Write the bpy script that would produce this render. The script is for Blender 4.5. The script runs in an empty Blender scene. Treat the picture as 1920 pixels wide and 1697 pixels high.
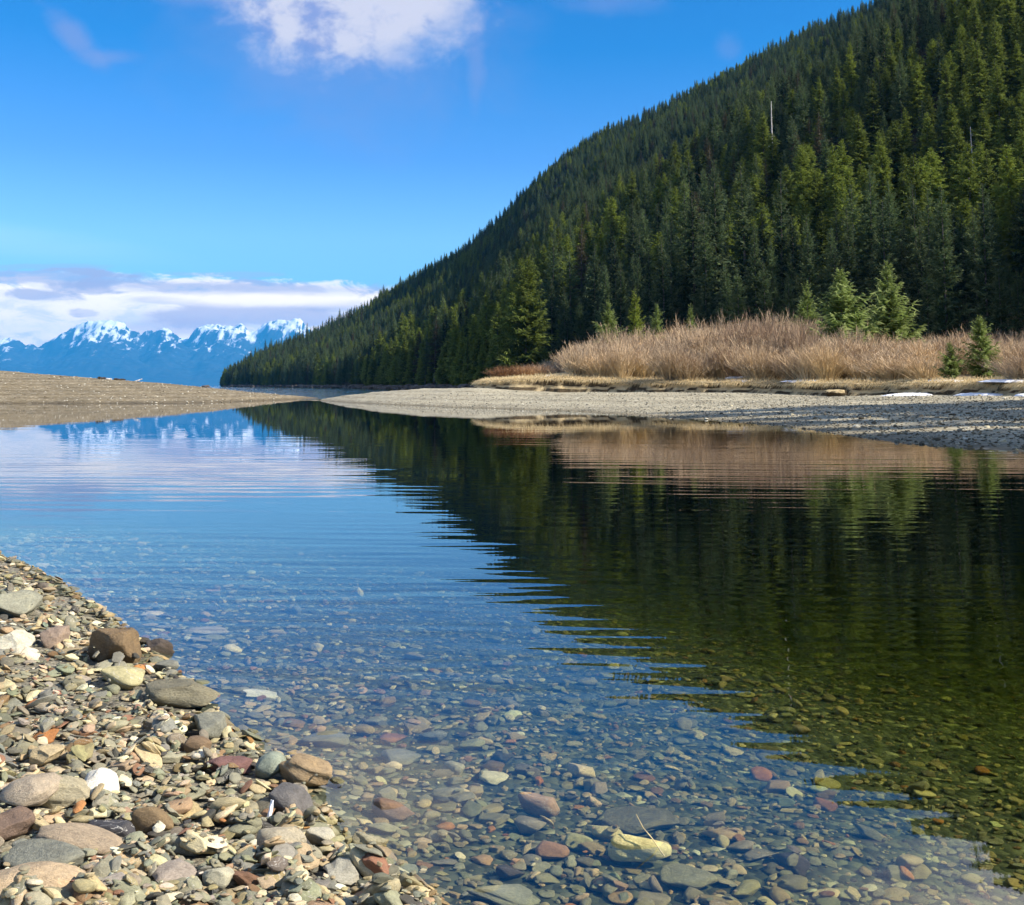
import bpy, math, random
import numpy as np
from mathutils import Vector, Matrix, Euler

random.seed(7)
RNG = np.random.default_rng(7)
S = bpy.context.scene
COL = S.collection
rad = math.radians

# ------------------------------------------------------------------ camera, sky, sun, exposure
F = 2130.0            # focal length in photograph pixels (1920 wide)
CROW, HROW = 430.0, 722.0   # optical centre row and horizon row
CAMH = 1.3
Q = math.atan((HROW - CROW) / F)     # the camera looks slightly up; the frame is a low crop
cam = bpy.data.cameras.new('camera')
cam.sensor_fit = 'HORIZONTAL'
cam.sensor_width = 36.0
cam.lens = 36.0 * F / 1920.0
cam.shift_y = -(848.5 - CROW) / 1920.0
cam.clip_start = 0.1
cam.clip_end = 60000
camo = bpy.data.objects.new('camera', cam)
COL.objects.link(camo)
camo.location = (0, 0, CAMH)
camo.rotation_euler = (math.pi / 2 + Q, 0, 0)
S.camera = camo

SUN_AZ, SUN_EL = 105.0, 36.0    # clockwise from the view direction
sun = bpy.data.lights.new('sun', 'SUN')
sun.energy = 5.0
sun.angle = rad(0.5)
sun.color = (1.0, 0.93, 0.82)
suno = bpy.data.objects.new('sun', sun)
COL.objects.link(suno)
sd = Vector((math.sin(rad(SUN_AZ)) * math.cos(rad(SUN_EL)), math.cos(rad(SUN_AZ)) * math.cos(rad(SUN_EL)), math.sin(rad(SUN_EL))))
suno.rotation_euler = sd.to_track_quat('Z', 'Y').to_euler()

S.view_settings.view_transform = 'Standard'
S.view_settings.look = 'None'
EXPO = 0.9
S.view_settings.exposure = EXPO
S.view_settings.gamma = 1.0
S.view_settings.use_curve_mapping = False
S.render.engine = 'CYCLES'
S.cycles.use_denoising = True
S.cycles.max_bounces = 6
S.cycles.diffuse_bounces = 2
S.cycles.glossy_bounces = 3
S.cycles.transmission_bounces = 4
S.cycles.transparent_max_bounces = 12
S.cycles.volume_bounces = 0
S.cycles.caustics_reflective = False
S.cycles.caustics_refractive = False


def ray(px, py):
    dx, dz = (px - 960.0) / F, -(py - CROW) / F
    return np.array([dx, math.cos(Q) - dz * math.sin(Q), math.sin(Q) + dz * math.cos(Q)])


def on_plane(px, py, z=0.0):
    r = ray(px, py)
    t = (z - CAMH) / r[2]
    return np.array([r[0] * t, r[1] * t, z])


def at_dist(px, py, Y):
    r = ray(px, py)
    t = Y / r[1]
    return np.array([r[0] * t, Y, CAMH + r[2] * t])


# ------------------------------------------------------------------ node helper
class NT:
    def __init__(self, tree):
        self.t = tree
        self.t.nodes.clear()

    def n(self, kind, **kw):
        nd = self.t.nodes.new(kind)
        for k, v in kw.items():
            setattr(nd, k, v)
        return nd

    def put(self, sock, v):
        if isinstance(v, bpy.types.NodeSocket):
            self.t.links.new(v, sock)
        elif v is not None:
            if hasattr(sock.default_value, '__len__'):
                if isinstance(v, (int, float)):
                    v = [v] * len(sock.default_value)
                elif len(sock.default_value) == 4 and len(v) == 3:
                    v = tuple(v) + (1.0,)
            sock.default_value = v

    def m(self, op, a, b=None, c=None, clamp=False):
        nd = self.n('ShaderNodeMath', operation=op)
        nd.use_clamp = clamp
        for i, v in enumerate((a, b, c)):
            self.put(nd.inputs[i], v)
        return nd.outputs[0]

    def ss(self, x, a, b, lo=0.0, hi=1.0):
        nd = self.n('ShaderNodeMapRange', interpolation_type='SMOOTHSTEP')
        for i, v in enumerate((x, a, b, lo, hi)):
            self.put(nd.inputs[i], v)
        return nd.outputs[0]

    def mix(self, f, a, b, mode='MIX'):
        nd = self.n('ShaderNodeMix', data_type='RGBA', blend_type=mode)
        self.put(nd.inputs[0], f)
        self.put(nd.inputs[6], a)
        self.put(nd.inputs[7], b)
        return nd.outputs[2]

    def vec(self, x, y, z):
        nd = self.n('ShaderNodeCombineXYZ')
        for i, v in enumerate((x, y, z)):
            self.put(nd.inputs[i], v)
        return nd.outputs[0]

    def sep(self, v):
        nd = self.n('ShaderNodeSeparateXYZ')
        self.put(nd.inputs[0], v)
        return nd.outputs

    def noise(self, v, scale, detail=3, rough=0.55, dist=0.0):
        nd = self.n('ShaderNodeTexNoise')
        self.put(nd.inputs['Vector'], v)
        self.put(nd.inputs['Scale'], scale)
        nd.inputs['Detail'].default_value = detail
        nd.inputs['Roughness'].default_value = rough
        nd.inputs['Distortion'].default_value = dist
        return nd.outputs[0]

    def vmul(self, v, s):
        nd = self.n('ShaderNodeVectorMath', operation='MULTIPLY')
        self.put(nd.inputs[0], v)
        self.put(nd.inputs[1], s)
        return nd.outputs[0]

    def ramp(self, f, stops, interp='LINEAR'):
        nd = self.n('ShaderNodeValToRGB')
        self.put(nd.inputs[0], f)
        cr = nd.color_ramp
        cr.interpolation = interp
        while len(cr.elements) < len(stops):
            cr.elements.new(0.5)
        for e, (p, c) in zip(cr.elements, stops):
            e.position = p
            e.color = tuple(c) + (1.0,)
        return nd.outputs[0]


# ------------------------------------------------------------------ world: Nishita sky with clouds
world = bpy.data.worlds.new('World')
S.world = world
world.use_nodes = True
w = NT(world.node_tree)
sky = w.n('ShaderNodeTexSky', sky_type='NISHITA')
sky.sun_disc = False
sky.sun_elevation = rad(SUN_EL)
sky.sun_rotation = rad(SUN_AZ)
sky.air_density = 1.0
sky.dust_density = 0.3
sky.ozone_density = 2.0
SKY_STR = 0.1
dirv = w.n('ShaderNodeTexCoord').outputs['Generated']
dx_, dy_, dz_ = w.sep(dirv)
az = w.m('ARCTAN2', dx_, dy_)
el = w.m('ARCSINE', dz_)
# deepen the blue of the physical sky the way the phone picture does
skycol = w.mix(1.0, sky.outputs[0], w.ramp(w.m('DIVIDE', el, rad(90)), [(0.0, (0.42, 0.78, 1.0)), (0.055, (0.56, 0.86, 1.12)), (0.08, (0.60, 0.88, 1.10)), (0.124, (0.34, 0.635, 1.06)),
                                                                       (0.186, (0.10, 0.53, 0.96)), (0.27, (0.09, 0.49, 0.93)), (0.42, (0.45, 0.70, 0.96)), (1.0, (0.62, 0.80, 0.96))]), 'MULTIPLY')
HZD, HZTOP, HZS = 3.75e-5, 1850.0, (0.02, 0.19, 0.40)     # haze density, its ceiling, what it adds


def seen(rgb, px_row):
    """the colour a cloud must have to look like this sRGB colour through the haze and the exposure"""
    r_ = ray(960, px_row)
    e_ = max(0.02, math.asin(r_[2] / np.linalg.norm(r_)))
    T_ = math.exp(-HZD * min(HZTOP / math.sin(e_), 36000.0))
    o = []
    for c_, h_ in zip(rgb, HZS):
        c_ = c_ / 255.0
        l_ = c_ / 12.92 if c_ < 0.04045 else ((c_ + 0.055) / 1.055) ** 2.4
        o.append(max(0.0, (l_ / 2 ** EXPO - (1 - T_) * h_) / T_) / SKY_STR)
    return tuple(o)


def azel(px, py):
    r = ray(px, py)
    return math.atan2(r[0], r[1]), math.asin(r[2] / np.linalg.norm(r))


AE = w.vec(az, el, 0.0)
nA = w.noise(w.vmul(AE, (9.0, 12.0, 1.0)), 1.0, 6, 0.58, 0.3)
nB = w.noise(w.vmul(AE, (26.0, 34.0, 1.0)), 1.0, 5, 0.6, 0.2)
nS = w.noise(w.vmul(AE, (7.0, 60.0, 1.0)), 1.0, 5, 0.55, 0.5)
nP = w.noise(w.vmul(AE, (24.0, 66.0, 1.0)), 1.0, 7, 0.62, 0.5)
nG = w.noise(w.vmul(dirv, (2.6, 2.6, 5.0)), 1.0, 7, 0.6, 0.2)


def ell(px, py, rx, ry, rot=0.0):
    a0, e0 = azel(px, py)
    da = w.m('SUBTRACT', az, a0)
    de = w.m('SUBTRACT', el, e0)
    c, s = math.cos(rad(rot)), math.sin(rad(rot))
    ua = w.m('ADD', w.m('MULTIPLY', da, c * F / rx), w.m('MULTIPLY', de, s * F / rx))
    ue = w.m('ADD', w.m('MULTIPLY', da, -s * F / ry), w.m('MULTIPLY', de, c * F / ry))
    return w.m('SQRT', w.m('ADD', w.m('MULTIPLY', ua, ua), w.m('MULTIPLY', ue, ue)))


def blob(px, py, rx, ry, rot=0, soft=0.5, namp=1.6, n=None):
    d = ell(px, py, rx, ry, rot)
    v = w.m('SUBTRACT', w.m('MULTIPLY_ADD', w.m('SUBTRACT', n or nB, 0.5), namp, 1.0), d)
    return w.ss(v, -soft * 0.6, soft)


def over(base, col, a):
    return w.mix(a, base, col)


cur = skycol
lilac, pale, white = seen((140, 165, 222), 60), seen((203, 208, 228), 40), seen((246, 247, 252), 300)
# scattered fair-weather cloud above the frame, its cover increased to whiten the ambient light
hi_a = w.m('MULTIPLY', w.ss(nG, w.ss(el, rad(24.0), rad(40.0), 0.54, 0.44), 0.66), w.ss(el, rad(24.0), rad(30.0)))
cur = over(cur, w.mix(w.ss(nB, 0.3, 0.7), pale, white), w.m('MULTIPLY', hi_a, 0.9))
# the cumulus over the headland and the one above the ridge
nC = w.m('ADD', w.m('MULTIPLY', nA, 0.55), w.m('MULTIPLY', nB, 0.45))
veil = blob(640, 60, 300, 175, 0, 0.9, 2.2, nA)
cur = over(cur, lilac, w.m('MULTIPLY', veil, 0.42))
bigA = blob(655, -15, 236, 132, 0, 0.42, 1.75, nC)
ccol = w.mix(w.ss(w.m('ADD', nB, w.m('MULTIPLY', w.m('SUBTRACT', az, azel(620, 0)[0]), 1.2)), 0.30, 0.56), lilac, seen((214, 219, 238), 40))
cur = over(cur, ccol, w.m('MULTIPLY', bigA, 0.92))
bigB = blob(2040, -370, 480, 235, 0, 0.6, 1.2, nC)
cur = over(cur, tuple(2.2 * c for c in white), w.m('MULTIPLY', bigB, 0.9))
for (px, py, rx, ry, ro, al) in ((140, 70, 62, 22, -40, 0.55), (205, 108, 46, 14, 8, 0.4), (893, 120, 16, 80, 0, 0.34), (1365, 88, 24, 24, 0, 0.22),
                                 (1150, 0, 90, 26, 0, 0.3), (370, -5, 70, 18, 0, 0.35)):
    cur = over(cur, lilac, w.m('MULTIPLY', blob(px, py, rx, ry, ro, 0.9, 1.8), al))
# high thin streaks
cir = w.m('MULTIPLY', blob(-40, 445, 260, 26, -4, 0.9, 1.0, nS), 0.45)
cur = over(cur, seen((170, 226, 255), 450), cir)
# the cloud bank lying on the far range, all round the horizon
elw = w.m('ADD', el, w.m('MULTIPLY', w.m('SUBTRACT', nS, 0.5), rad(2.2)))
bank = w.ss(w.m('ADD', elw, w.m('MULTIPLY', w.m('SUBTRACT', nP, 0.5), rad(3.2))), rad(5.2), rad(4.5))
bw = w.mix(w.ss(nP, 0.34, 0.52), seen((226, 235, 251), 560), seen((255, 255, 255), 560))
low = w.ss(el, rad(4.2), rad(2.6))
bw = w.mix(w.m('MULTIPLY', low, w.ss(nP, 0.35, 0.6)), bw, seen((232, 238, 250), 630))
cur = over(cur, bw, w.m('MULTIPLY', bank, 0.95))
for (px, py, rx, ry, ro, al) in ((450, 541, 290, 15, 0, 0.75), (60, 520, 190, 14, 2, 0.7), (70, 553, 60, 12, 0, 0.8), (150, 541, 75, 9, -2, 0.7),
                                 (470, 592, 230, 22, 2, 0.8), (330, 612, 120, 16, 0, 0.5), (160, 588, 24, 7, 0, 0.5), (640, 575, 90, 12, 0, 0.6), (175, 512, 80, 5, -3, 0.6), (60, 500, 120, 5, 2, 0.35), (420, 515, 110, 5, 1, 0.35), (300, 563, 60, 8, 0, 0.5)):
    cur = over(cur, seen((160, 183, 224), py), w.m('MULTIPLY', blob(px, py, rx, ry, ro, 0.38, 2.6, nP), al))
cur = over(cur, seen((254, 254, 255), 562), w.m('MULTIPLY', blob(520, 562, 210, 15, 0, 0.6, 1.2, nS), 0.9))
bg = w.n('ShaderNodeBackground')
w.put(bg.inputs[0], cur)
bg.inputs[1].default_value = SKY_STR
wo = w.n('ShaderNodeOutputWorld')
w.t.links.new(bg.outputs[0], wo.inputs[0])


# ------------------------------------------------------------------ mesh and object helpers
def mesh_np(name, v, f, smooth=False, attrs=None):
    v = np.asarray(v, dtype=np.float32)
    f = np.asarray(f, dtype=np.int32)
    me = bpy.data.meshes.new(name)
    me.vertices.add(len(v))
    me.vertices.foreach_set('co', v.ravel())
    n = f.shape[1]
    me.loops.add(f.size)
    me.loops.foreach_set('vertex_index', f.ravel())
    me.polygons.add(len(f))
    me.polygons.foreach_set('loop_start', np.arange(len(f), dtype=np.int32) * n)
    if smooth:
        me.polygons.foreach_set('use_smooth', np.ones(len(f), dtype=bool))
    for k, a in (attrs or {}).items():
        a = np.asarray(a, dtype=np.float32)
        if a.ndim == 2 and a.shape[1] == 3:
            at = me.attributes.new(k, 'FLOAT_VECTOR', 'POINT')
            at.data.foreach_set('vector', a.ravel())
        else:
            at = me.attributes.new(k, 'FLOAT', 'POINT')
            at.data.foreach_set('value', a.ravel())
    me.update(calc_edges=True)
    return me


def obj(name, me, mat=None, parent=None, loc=None, link=True, **props):
    o = bpy.data.objects.new(name, me)
    if link:
        COL.objects.link(o)
    if mat is not None and me is not None and len(me.materials) == 0:
        me.materials.append(mat)
    if parent is not None:
        o.parent = parent
    if loc is not None:
        o.location = loc
    for k, v in props.items():
        if v is not None:
            o[k] = v
    return o


def grid_faces(nu, nv):
    i = np.arange(nu - 1)[:, None] * nv + np.arange(nv - 1)[None, :]
    i = i.ravel()
    return np.stack([i, i + nv, i + nv + 1, i + 1], 1)


_lat = {}


def vnoise(x, y, seed=0):
    """smooth 2-D value noise, -1..1"""
    if seed not in _lat:
        _lat[seed] = np.random.default_rng(1000 + seed).random((256, 256)) * 2 - 1
    L = _lat[seed]
    xi, yi = np.floor(x).astype(int), np.floor(y).astype(int)
    fx, fy = x - xi, y - yi
    fx, fy = fx * fx * (3 - 2 * fx), fy * fy * (3 - 2 * fy)
    a, b = L[xi % 256, yi % 256], L[(xi + 1) % 256, yi % 256]
    c, d = L[xi % 256, (yi + 1) % 256], L[(xi + 1) % 256, (yi + 1) % 256]
    return (a * (1 - fx) + b * fx) * (1 - fy) + (c * (1 - fx) + d * fx) * fy


def fbm(x, y, oct=4, seed=0, gain=0.5):
    s, a = 0.0, 1.0
    for k in range(oct):
        s = s + a * vnoise(x * 2 ** k + 17.3 * k, y * 2 ** k + 5.1 * k, seed + k)
        a *= gain
    return s


def ridged(x, y, oct=5, seed=0):
    s, a = 0.0, 1.0
    for k in range(oct):
        s = s + a * (1 - np.abs(vnoise(x * 2 ** k + 31.7 * k, y * 2 ** k + 9.2 * k, seed + k)))
        a *= 0.5
    return s / 1.9


def poly_dist(x, y, P):
    """distance to an open polyline and the arc parameter (vertex units) of the nearest point, with the side (+ left)"""
    x, y = np.asarray(x, float), np.asarray(y, float)
    best = np.full(x.shape, 1e18)
    par = np.zeros(x.shape)
    side = np.zeros(x.shape)
    for i in range(len(P) - 1):
        ax, ay = P[i][:2]
        bx, by = P[i + 1][:2]
        ex, ey = bx - ax, by - ay
        L2 = ex * ex + ey * ey
        t = np.clip(((x - ax) * ex + (y - ay) * ey) / L2, 0, 1)
        d = (x - ax - t * ex) ** 2 + (y - ay - t * ey) ** 2
        m = d < best - 1e-9
        best = np.where(m, d, best)
        par = np.where(m, i + t, par)
        side = np.where(m, np.sign(ex * (y - ay) - ey * (x - ax)), side)
    return np.sqrt(best), par, side


def inside(x, y, P):
    c = np.zeros(np.shape(x), bool)
    n = len(P)
    for i in range(n):
        x0, y0 = P[i][:2]
        x1, y1 = P[(i + 1) % n][:2]
        if y0 == y1:
            continue
        m = ((y0 > y) != (y1 > y)) & (x < (x1 - x0) * (y - y0) / (y1 - y0) + x0)
        c ^= m
    return c


def sstep(x, a, b):
    t = np.clip((x - a) / (b - a), 0, 1)
    return t * t * (3 - 2 * t)


# ------------------------------------------------------------------ materials
def mat(name):
    m = bpy.data.materials.new(name)
    m.use_nodes = True
    return m, NT(m.node_tree)


def finish(t, shader):
    o = t.n('ShaderNodeOutputMaterial')
    t.t.links.new(shader, o.inputs[0])


def bsdf(t, color, rough=0.8, normal=None, spec=0.3):
    b = t.n('ShaderNodeBsdfPrincipled')
    t.put(b.inputs['Base Color'], color)
    t.put(b.inputs['Roughness'], rough)
    t.put(b.inputs['Specular IOR Level'], spec)
    if normal is not None:
        t.put(b.inputs['Normal'], normal)
    return b.outputs[0]


def bump(t, h, dist, strength=1.0):
    nd = t.n('ShaderNodeBump')
    nd.inputs['Distance'].default_value = dist
    nd.inputs['Strength'].default_value = strength
    t.put(nd.inputs['Height'], h)
    return nd.outputs[0]


def stone_mat(name, source):
    m, t = mat(name)
    tc = t.n('ShaderNodeTexCoord').outputs['Object']
    info = t.n('ShaderNodeObjectInfo')
    if source == 'object':
        base = info.outputs['Color']
    else:
        a = t.n('ShaderNodeAttribute', attribute_type='INSTANCER', attribute_name='col')
        base = a.outputs['Color']
    off = t.n('ShaderNodeVectorMath', operation='ADD')
    t.put(off.inputs[0], tc)
    t.put(off.inputs[1], t.vec(t.m('MULTIPLY', info.outputs['Random'], 37.0), t.m('MULTIPLY', info.outputs['Random'], 91.0), 0.0))
    v = off.outputs[0]
    n1 = t.noise(v, 1.8, 5, 0.65)
    n2 = t.noise(v, 9.0, 4, 0.7)
    n3 = t.noise(v, 34.0, 2, 0.6)
    c = t.mix(1.0, base, t.ramp(n1, [(0.25, (0.68, 0.66, 0.64)), (0.5, (1, 1, 1)), (0.78, (1.28, 1.22, 1.1))]), 'MULTIPLY')
    c = t.mix(1.0, c, t.ramp(n2, [(0.3, (0.72, 0.72, 0.72)), (0.6, (1.1, 1.1, 1.1))]), 'MULTIPLY')
    c = t.mix(t.m('MULTIPLY', t.ss(n3, 0.62, 0.72), 0.45), c, t.mix(0.5, base, (0.7, 0.66, 0.56)))
    # pale mineral veins on a few stones
    vd = t.m('ABSOLUTE', t.m('SUBTRACT', t.noise(v, 1.1, 3, 0.5, 0.4), 0.5))
    vein = t.m('MULTIPLY', t.ss(vd, 0.012, 0.004), t.ss(t.m('FRACT', t.m('MULTIPLY', info.outputs['Random'], 7.3)), 0.86, 0.87))
    c = t.mix(t.m('MULTIPLY', vein, 0.7), c, (0.62, 0.58, 0.5))
    # stones at and under the waterline are wet: darker and glossier
    pz = t.sep(t.n('ShaderNodeNewGeometry').outputs['Position'])[2]
    wet = t.ss(t.m('ADD', pz, t.m('MULTIPLY', t.m('SUBTRACT', n2, 0.5), 0.05)), 0.055, 0.012)
    c = t.mix(wet, c, t.mix(1.0, c, (0.80, 0.74, 0.60), 'MULTIPLY'))
    nb = bump(t, t.m('ADD', t.m('MULTIPLY', n2, 0.7), t.m('MULTIPLY', n3, 0.3)), 0.10, 0.5)
    finish(t, bsdf(t, c, t.ss(wet, 0, 1, 0.78, 0.3), nb, 0.25))
    return m


M = {}
M['stone_obj'] = stone_mat('stone_by_object', 'object')
M['stone_inst'] = stone_mat('stone_by_point', 'inst')


def gravel_mat(name, cols, scale, wet_lo=0.02, wet_hi=0.10, spk=0.6, bd=0.02, band=0.0):
    m, t = mat(name)
    p = t.n('ShaderNodeNewGeometry').outputs['Position']
    vo = t.n('ShaderNodeTexVoronoi', feature='F1')
    t.put(vo.inputs['Vector'], p)
    vo.inputs['Scale'].default_value = scale
    n1 = t.noise(p, 0.35, 4)
    n2 = t.noise(p, scale * 0.45, 4, 0.7)
    hue = t.n('ShaderNodeSeparateColor')
    t.put(hue.inputs[0], vo.outputs['Color'])
    c = t.ramp(hue.outputs[0], [(0.0, cols[0]), (0.45, cols[1]), (0.85, cols[2]), (0.97, cols[3])])
    c = t.mix(spk, cols[1], c)
    c = t.mix(1.0, c, t.ramp(n1, [(0.3, (0.85, 0.85, 0.85)), (0.7, (1.12, 1.1, 1.06))]), 'MULTIPLY')
    c = t.mix(1.0, c, t.ramp(n2, [(0.3, (0.75, 0.75, 0.74)), (0.65, (1.1, 1.1, 1.1))]), 'MULTIPLY')
    pz = t.sep(p)[2]
    bw_ = t.n('ShaderNodeTexWave', wave_type='BANDS', bands_direction='Z')
    t.put(bw_.inputs['Vector'], p)
    for k_, v_ in (('Scale', 1.3), ('Distortion', 3.5), ('Detail', 3.0), ('Detail Scale', 0.6)):
        bw_.inputs[k_].default_value = v_
    wr_ = t.m('MULTIPLY', t.ss(bw_.outputs['Fac'], 0.80, 0.97), t.ss(t.noise(p, 1.6, 4, 0.7), 0.42, 0.60))
    c = t.mix(t.m('MULTIPLY', wr_, band), c, t.mix(1.0, c, (0.50, 0.46, 0.38), 'MULTIPLY'))
    c = t.mix(t.m('MULTIPLY', t.ss(bw_.outputs['Fac'], 0.45, 0.1), band * 0.5), c, t.mix(1.0, c, (1.22, 1.2, 1.16), 'MULTIPLY'))
    wet = t.ss(t.m('ADD', pz, t.m('MULTIPLY', t.m('SUBTRACT', n1, 0.5), 0.06)), wet_hi, wet_lo)
    c = t.mix(wet, c, t.mix(1.0, c, (0.50, 0.48, 0.45), 'MULTIPLY'))
    h = t.m('ADD', t.m('MULTIPLY', t.m('SUBTRACT', 1.0, vo.outputs['Distance']), 0.6), n2)
    finish(t, bsdf(t, c, 0.85, bump(t, h, bd, 0.9), 0.2))
    return m


M['shore'] = gravel_mat('shore_grit', [(0.09, 0.085, 0.065), (0.20, 0.18, 0.135), (0.30, 0.265, 0.19), (0.5, 0.44, 0.32)], 90.0, 0.0, 0.04, 0.8, 0.008)
M['beach'] = gravel_mat('beach_gravel', [(0.24, 0.21, 0.145), (0.37, 0.33, 0.235), (0.45, 0.405, 0.295), (0.68, 0.62, 0.48)], 9.0, 0.01, 0.12, 0.6, 0.03, 0.8)
M['sandbar'] = gravel_mat('sandbar_gravel', [(0.14, 0.11, 0.065), (0.205, 0.165, 0.10), (0.24, 0.195, 0.125), (0.5, 0.44, 0.33)], 6.0, 0.0, 0.16, 0.6, 0.03, 0.9)

m, t = mat('lake_bed')
p = t.n('ShaderNodeNewGeometry').outputs['Position']
pxyz = t.sep(p)
vo = t.n('ShaderNodeTexVoronoi', feature='F1')
t.put(vo.inputs['Vector'], p)
vo.inputs['Scale'].default_value = 26.0
hs = t.n('ShaderNodeSeparateColor')
t.put(hs.inputs[0], vo.outputs['Color'])
c1 = t.ramp(hs.outputs[0], [(0.0, (0.03, 0.034, 0.022)), (0.6, (0.075, 0.08, 0.05)), (0.93, (0.15, 0.145, 0.085)), (0.985, (0.4, 0.36, 0.22))])
silt_scatter = t.ramp(t.noise(p, 1.2, 5, 0.65), [(0.3, (0.085, 0.08, 0.014)), (0.7, (0.175, 0.16, 0.03))])  # olive silt, brightened to stand in for light scattered in the water
deep = t.ss(pxyz[2], -0.22, -0.5)
c = t.mix(t.m('MULTIPLY', deep, 0.8), c1, silt_scatter)
finish(t, bsdf(t, c, 0.8, bump(t, t.m('SUBTRACT', 1.0, vo.outputs['Distance']), 0.02, 0.8), 0.1))
M['bed'] = m

# water: mirror by Fresnel, clear and faintly green below, with long low ripples
m, t = mat('water')
p = t.n('ShaderNodeNewGeometry').outputs['Position']
px_, py_, _ = t.sep(p)
rot = t.n('ShaderNodeVectorRotate', rotation_type='Z_AXIS')
t.put(rot.inputs['Vector'], p)
rot.inputs['Angle'].default_value = rad(4.0)
q = rot.outputs[0]


def rip(sx, sy, scale, det=1.0, dist=0.0):
    return t.noise(t.vmul(q, (sx, sy, 1.0)), scale, det, 0.4, dist)


rng_ = py_
patch = t.ss(t.noise(t.vmul(p, (0.10, 0.25, 1.0)), 1.0, 2), 0.32, 0.62, 0.35, 1.0)
near = t.m('MULTIPLY', rip(0.20, 1.0, 6.0, 0.6), t.m('MULTIPLY', t.ss(rng_, 2.6, 5.0, 0.25, 1.0), t.ss(rng_, 8.0, 13.0, 1.0, 0.0)))
mid = t.m('MULTIPLY', rip(0.16, 1.0, 3.2, 1.0), t.m('MULTIPLY', t.ss(rng_, 5.0, 9.0), t.ss(rng_, 16.0, 30.0, 1.0, 0.12)))
far = t.m('MULTIPLY', rip(0.14, 1.0, 1.9, 1.5), t.m('MULTIPLY', t.ss(rng_, 9.0, 16.0), t.ss(rng_, 24.0, 40.0, 1.0, 0.06)))
fine = t.m('MULTIPLY', rip(0.6, 1.0, 16.0, 1.0), t.ss(rng_, 3.0, 9.0, 1.0, 0.0))
sea = t.m('MULTIPLY', t.noise(t.vmul(p, (0.5, 1.0, 1.0)), 1.6, 3, 0.6), t.ss(rng_, 98.0, 112.0))
h = t.m('MULTIPLY', near, 0.0046)
h = t.m('MULTIPLY_ADD', mid, 0.0058, h)
h = t.m('MULTIPLY_ADD', far, 0.0042, h)
h = t.m('MULTIPLY', h, patch)
h = t.m('MULTIPLY_ADD', fine, 0.00006, h)
h = t.m('MULTIPLY_ADD', sea, 0.045, h)
nrm = bump(t, h, 1.0, 1.0)
dt = t.n('ShaderNodeVectorMath', operation='DOT_PRODUCT')
t.put(dt.inputs[0], nrm)
t.put(dt.inputs[1], t.n('ShaderNodeNewGeometry').outputs['Incoming'])
cosi = t.m('ABSOLUTE', dt.outputs['Value'])
fres = t.m('MULTIPLY_ADD', t.m('POWER', t.m('SUBTRACT', 1.0, cosi, clamp=True), 5.0), 0.98, 0.02)   # Schlick, the same from both sides
gl = t.n('ShaderNodeBsdfGlossy')
gl.inputs['Roughness'].default_value = 0.0
gl.inputs['Color'].default_value = (0.97, 0.98, 1.0, 1)
t.put(gl.inputs['Normal'], nrm)
tr = t.n('ShaderNodeBsdfTransparent')
tr.inputs[0].default_value = (0.94, 0.96, 0.93, 1)
mx = t.n('ShaderNodeMixShader')
t.put(mx.inputs[0], fres)
t.t.links.new(tr.outputs[0], mx.inputs[1])
t.t.links.new(gl.outputs[0], mx.inputs[2])
finish(t, mx.outputs[0])
M['water'] = m
m = bpy.data.materials.new('water_body')
m.use_nodes = True
t = NT(m.node_tree)
va = t.n('ShaderNodeVolumeAbsorption')      # the brownish green body of the water
va.inputs['Color'].default_value = (0.56, 0.63, 0.22, 1)
va.inputs['Density'].default_value = 2.5
t.t.links.new(va.outputs[0], t.n('ShaderNodeOutputMaterial').inputs['Volume'])
M['water_body'] = m


def leaf_mat(name, dark, light, tip, var=0.5, thru=0.3):
    m, t = mat(name)
    info = t.n('ShaderNodeObjectInfo')
    a = t.n('ShaderNodeAttribute', attribute_type='GEOMETRY', attribute_name='tip')
    r = info.outputs['Random']
    n = t.noise(t.n('ShaderNodeTexCoord').outputs['Object'], 1.3, 2)
    f = t.m('ADD', t.m('MULTIPLY', r, var), t.m('MULTIPLY', t.m('SUBTRACT', n, 0.5), 0.8), clamp=True)
    c = t.mix(f, dark, light)
    c = t.mix(t.m('MULTIPLY', t.m('POWER', a.outputs['Fac'], 2.0), 0.6), c, tip)  # pale new growth at the tips, lightened further to imitate sunlit branch highlights
    d = t.n('ShaderNodeBsdfDiffuse')
    t.put(d.inputs[0], c)
    tl = t.n('ShaderNodeBsdfTranslucent')
    t.put(tl.inputs[0], c)
    mx = t.n('ShaderNodeMixShader')
    mx.inputs[0].default_value = thru
    t.t.links.new(d.outputs[0], mx.inputs[1])
    t.t.links.new(tl.outputs[0], mx.inputs[2])
    finish(t, mx.outputs[0])
    return m


M['spruce'] = leaf_mat('spruce_needles', (0.012, 0.032, 0.013), (0.080, 0.128, 0.046), (0.38, 0.43, 0.23), 1.1)
M['hemlock'] = leaf_mat('hemlock_needles', (0.036, 0.058, 0.008), (0.165, 0.215, 0.026), (0.46, 0.52, 0.15), 1.1)
M['greybrown'] = leaf_mat('dry_needles', (0.055, 0.05, 0.03), (0.095, 0.08, 0.045), (0.17, 0.14, 0.09), 0.9)
M['young'] = leaf_mat('young_spruce_needles', (0.13, 0.185, 0.030), (0.21, 0.29, 0.060), (0.62, 0.68, 0.34), 0.6, 0.45)


def bark_mat(name, a, b, sc=6.0):
    m, t = mat(name)
    v = t.vmul(t.n('ShaderNodeTexCoord').outputs['Object'], (1, 1, 0.25))
    n = t.noise(v, sc, 4, 0.7)
    finish(t, bsdf(t, t.mix(t.ss(n, 0.35, 0.65), a, b), 0.9, bump(t, n, 0.05), 0.1))
    return m


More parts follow.
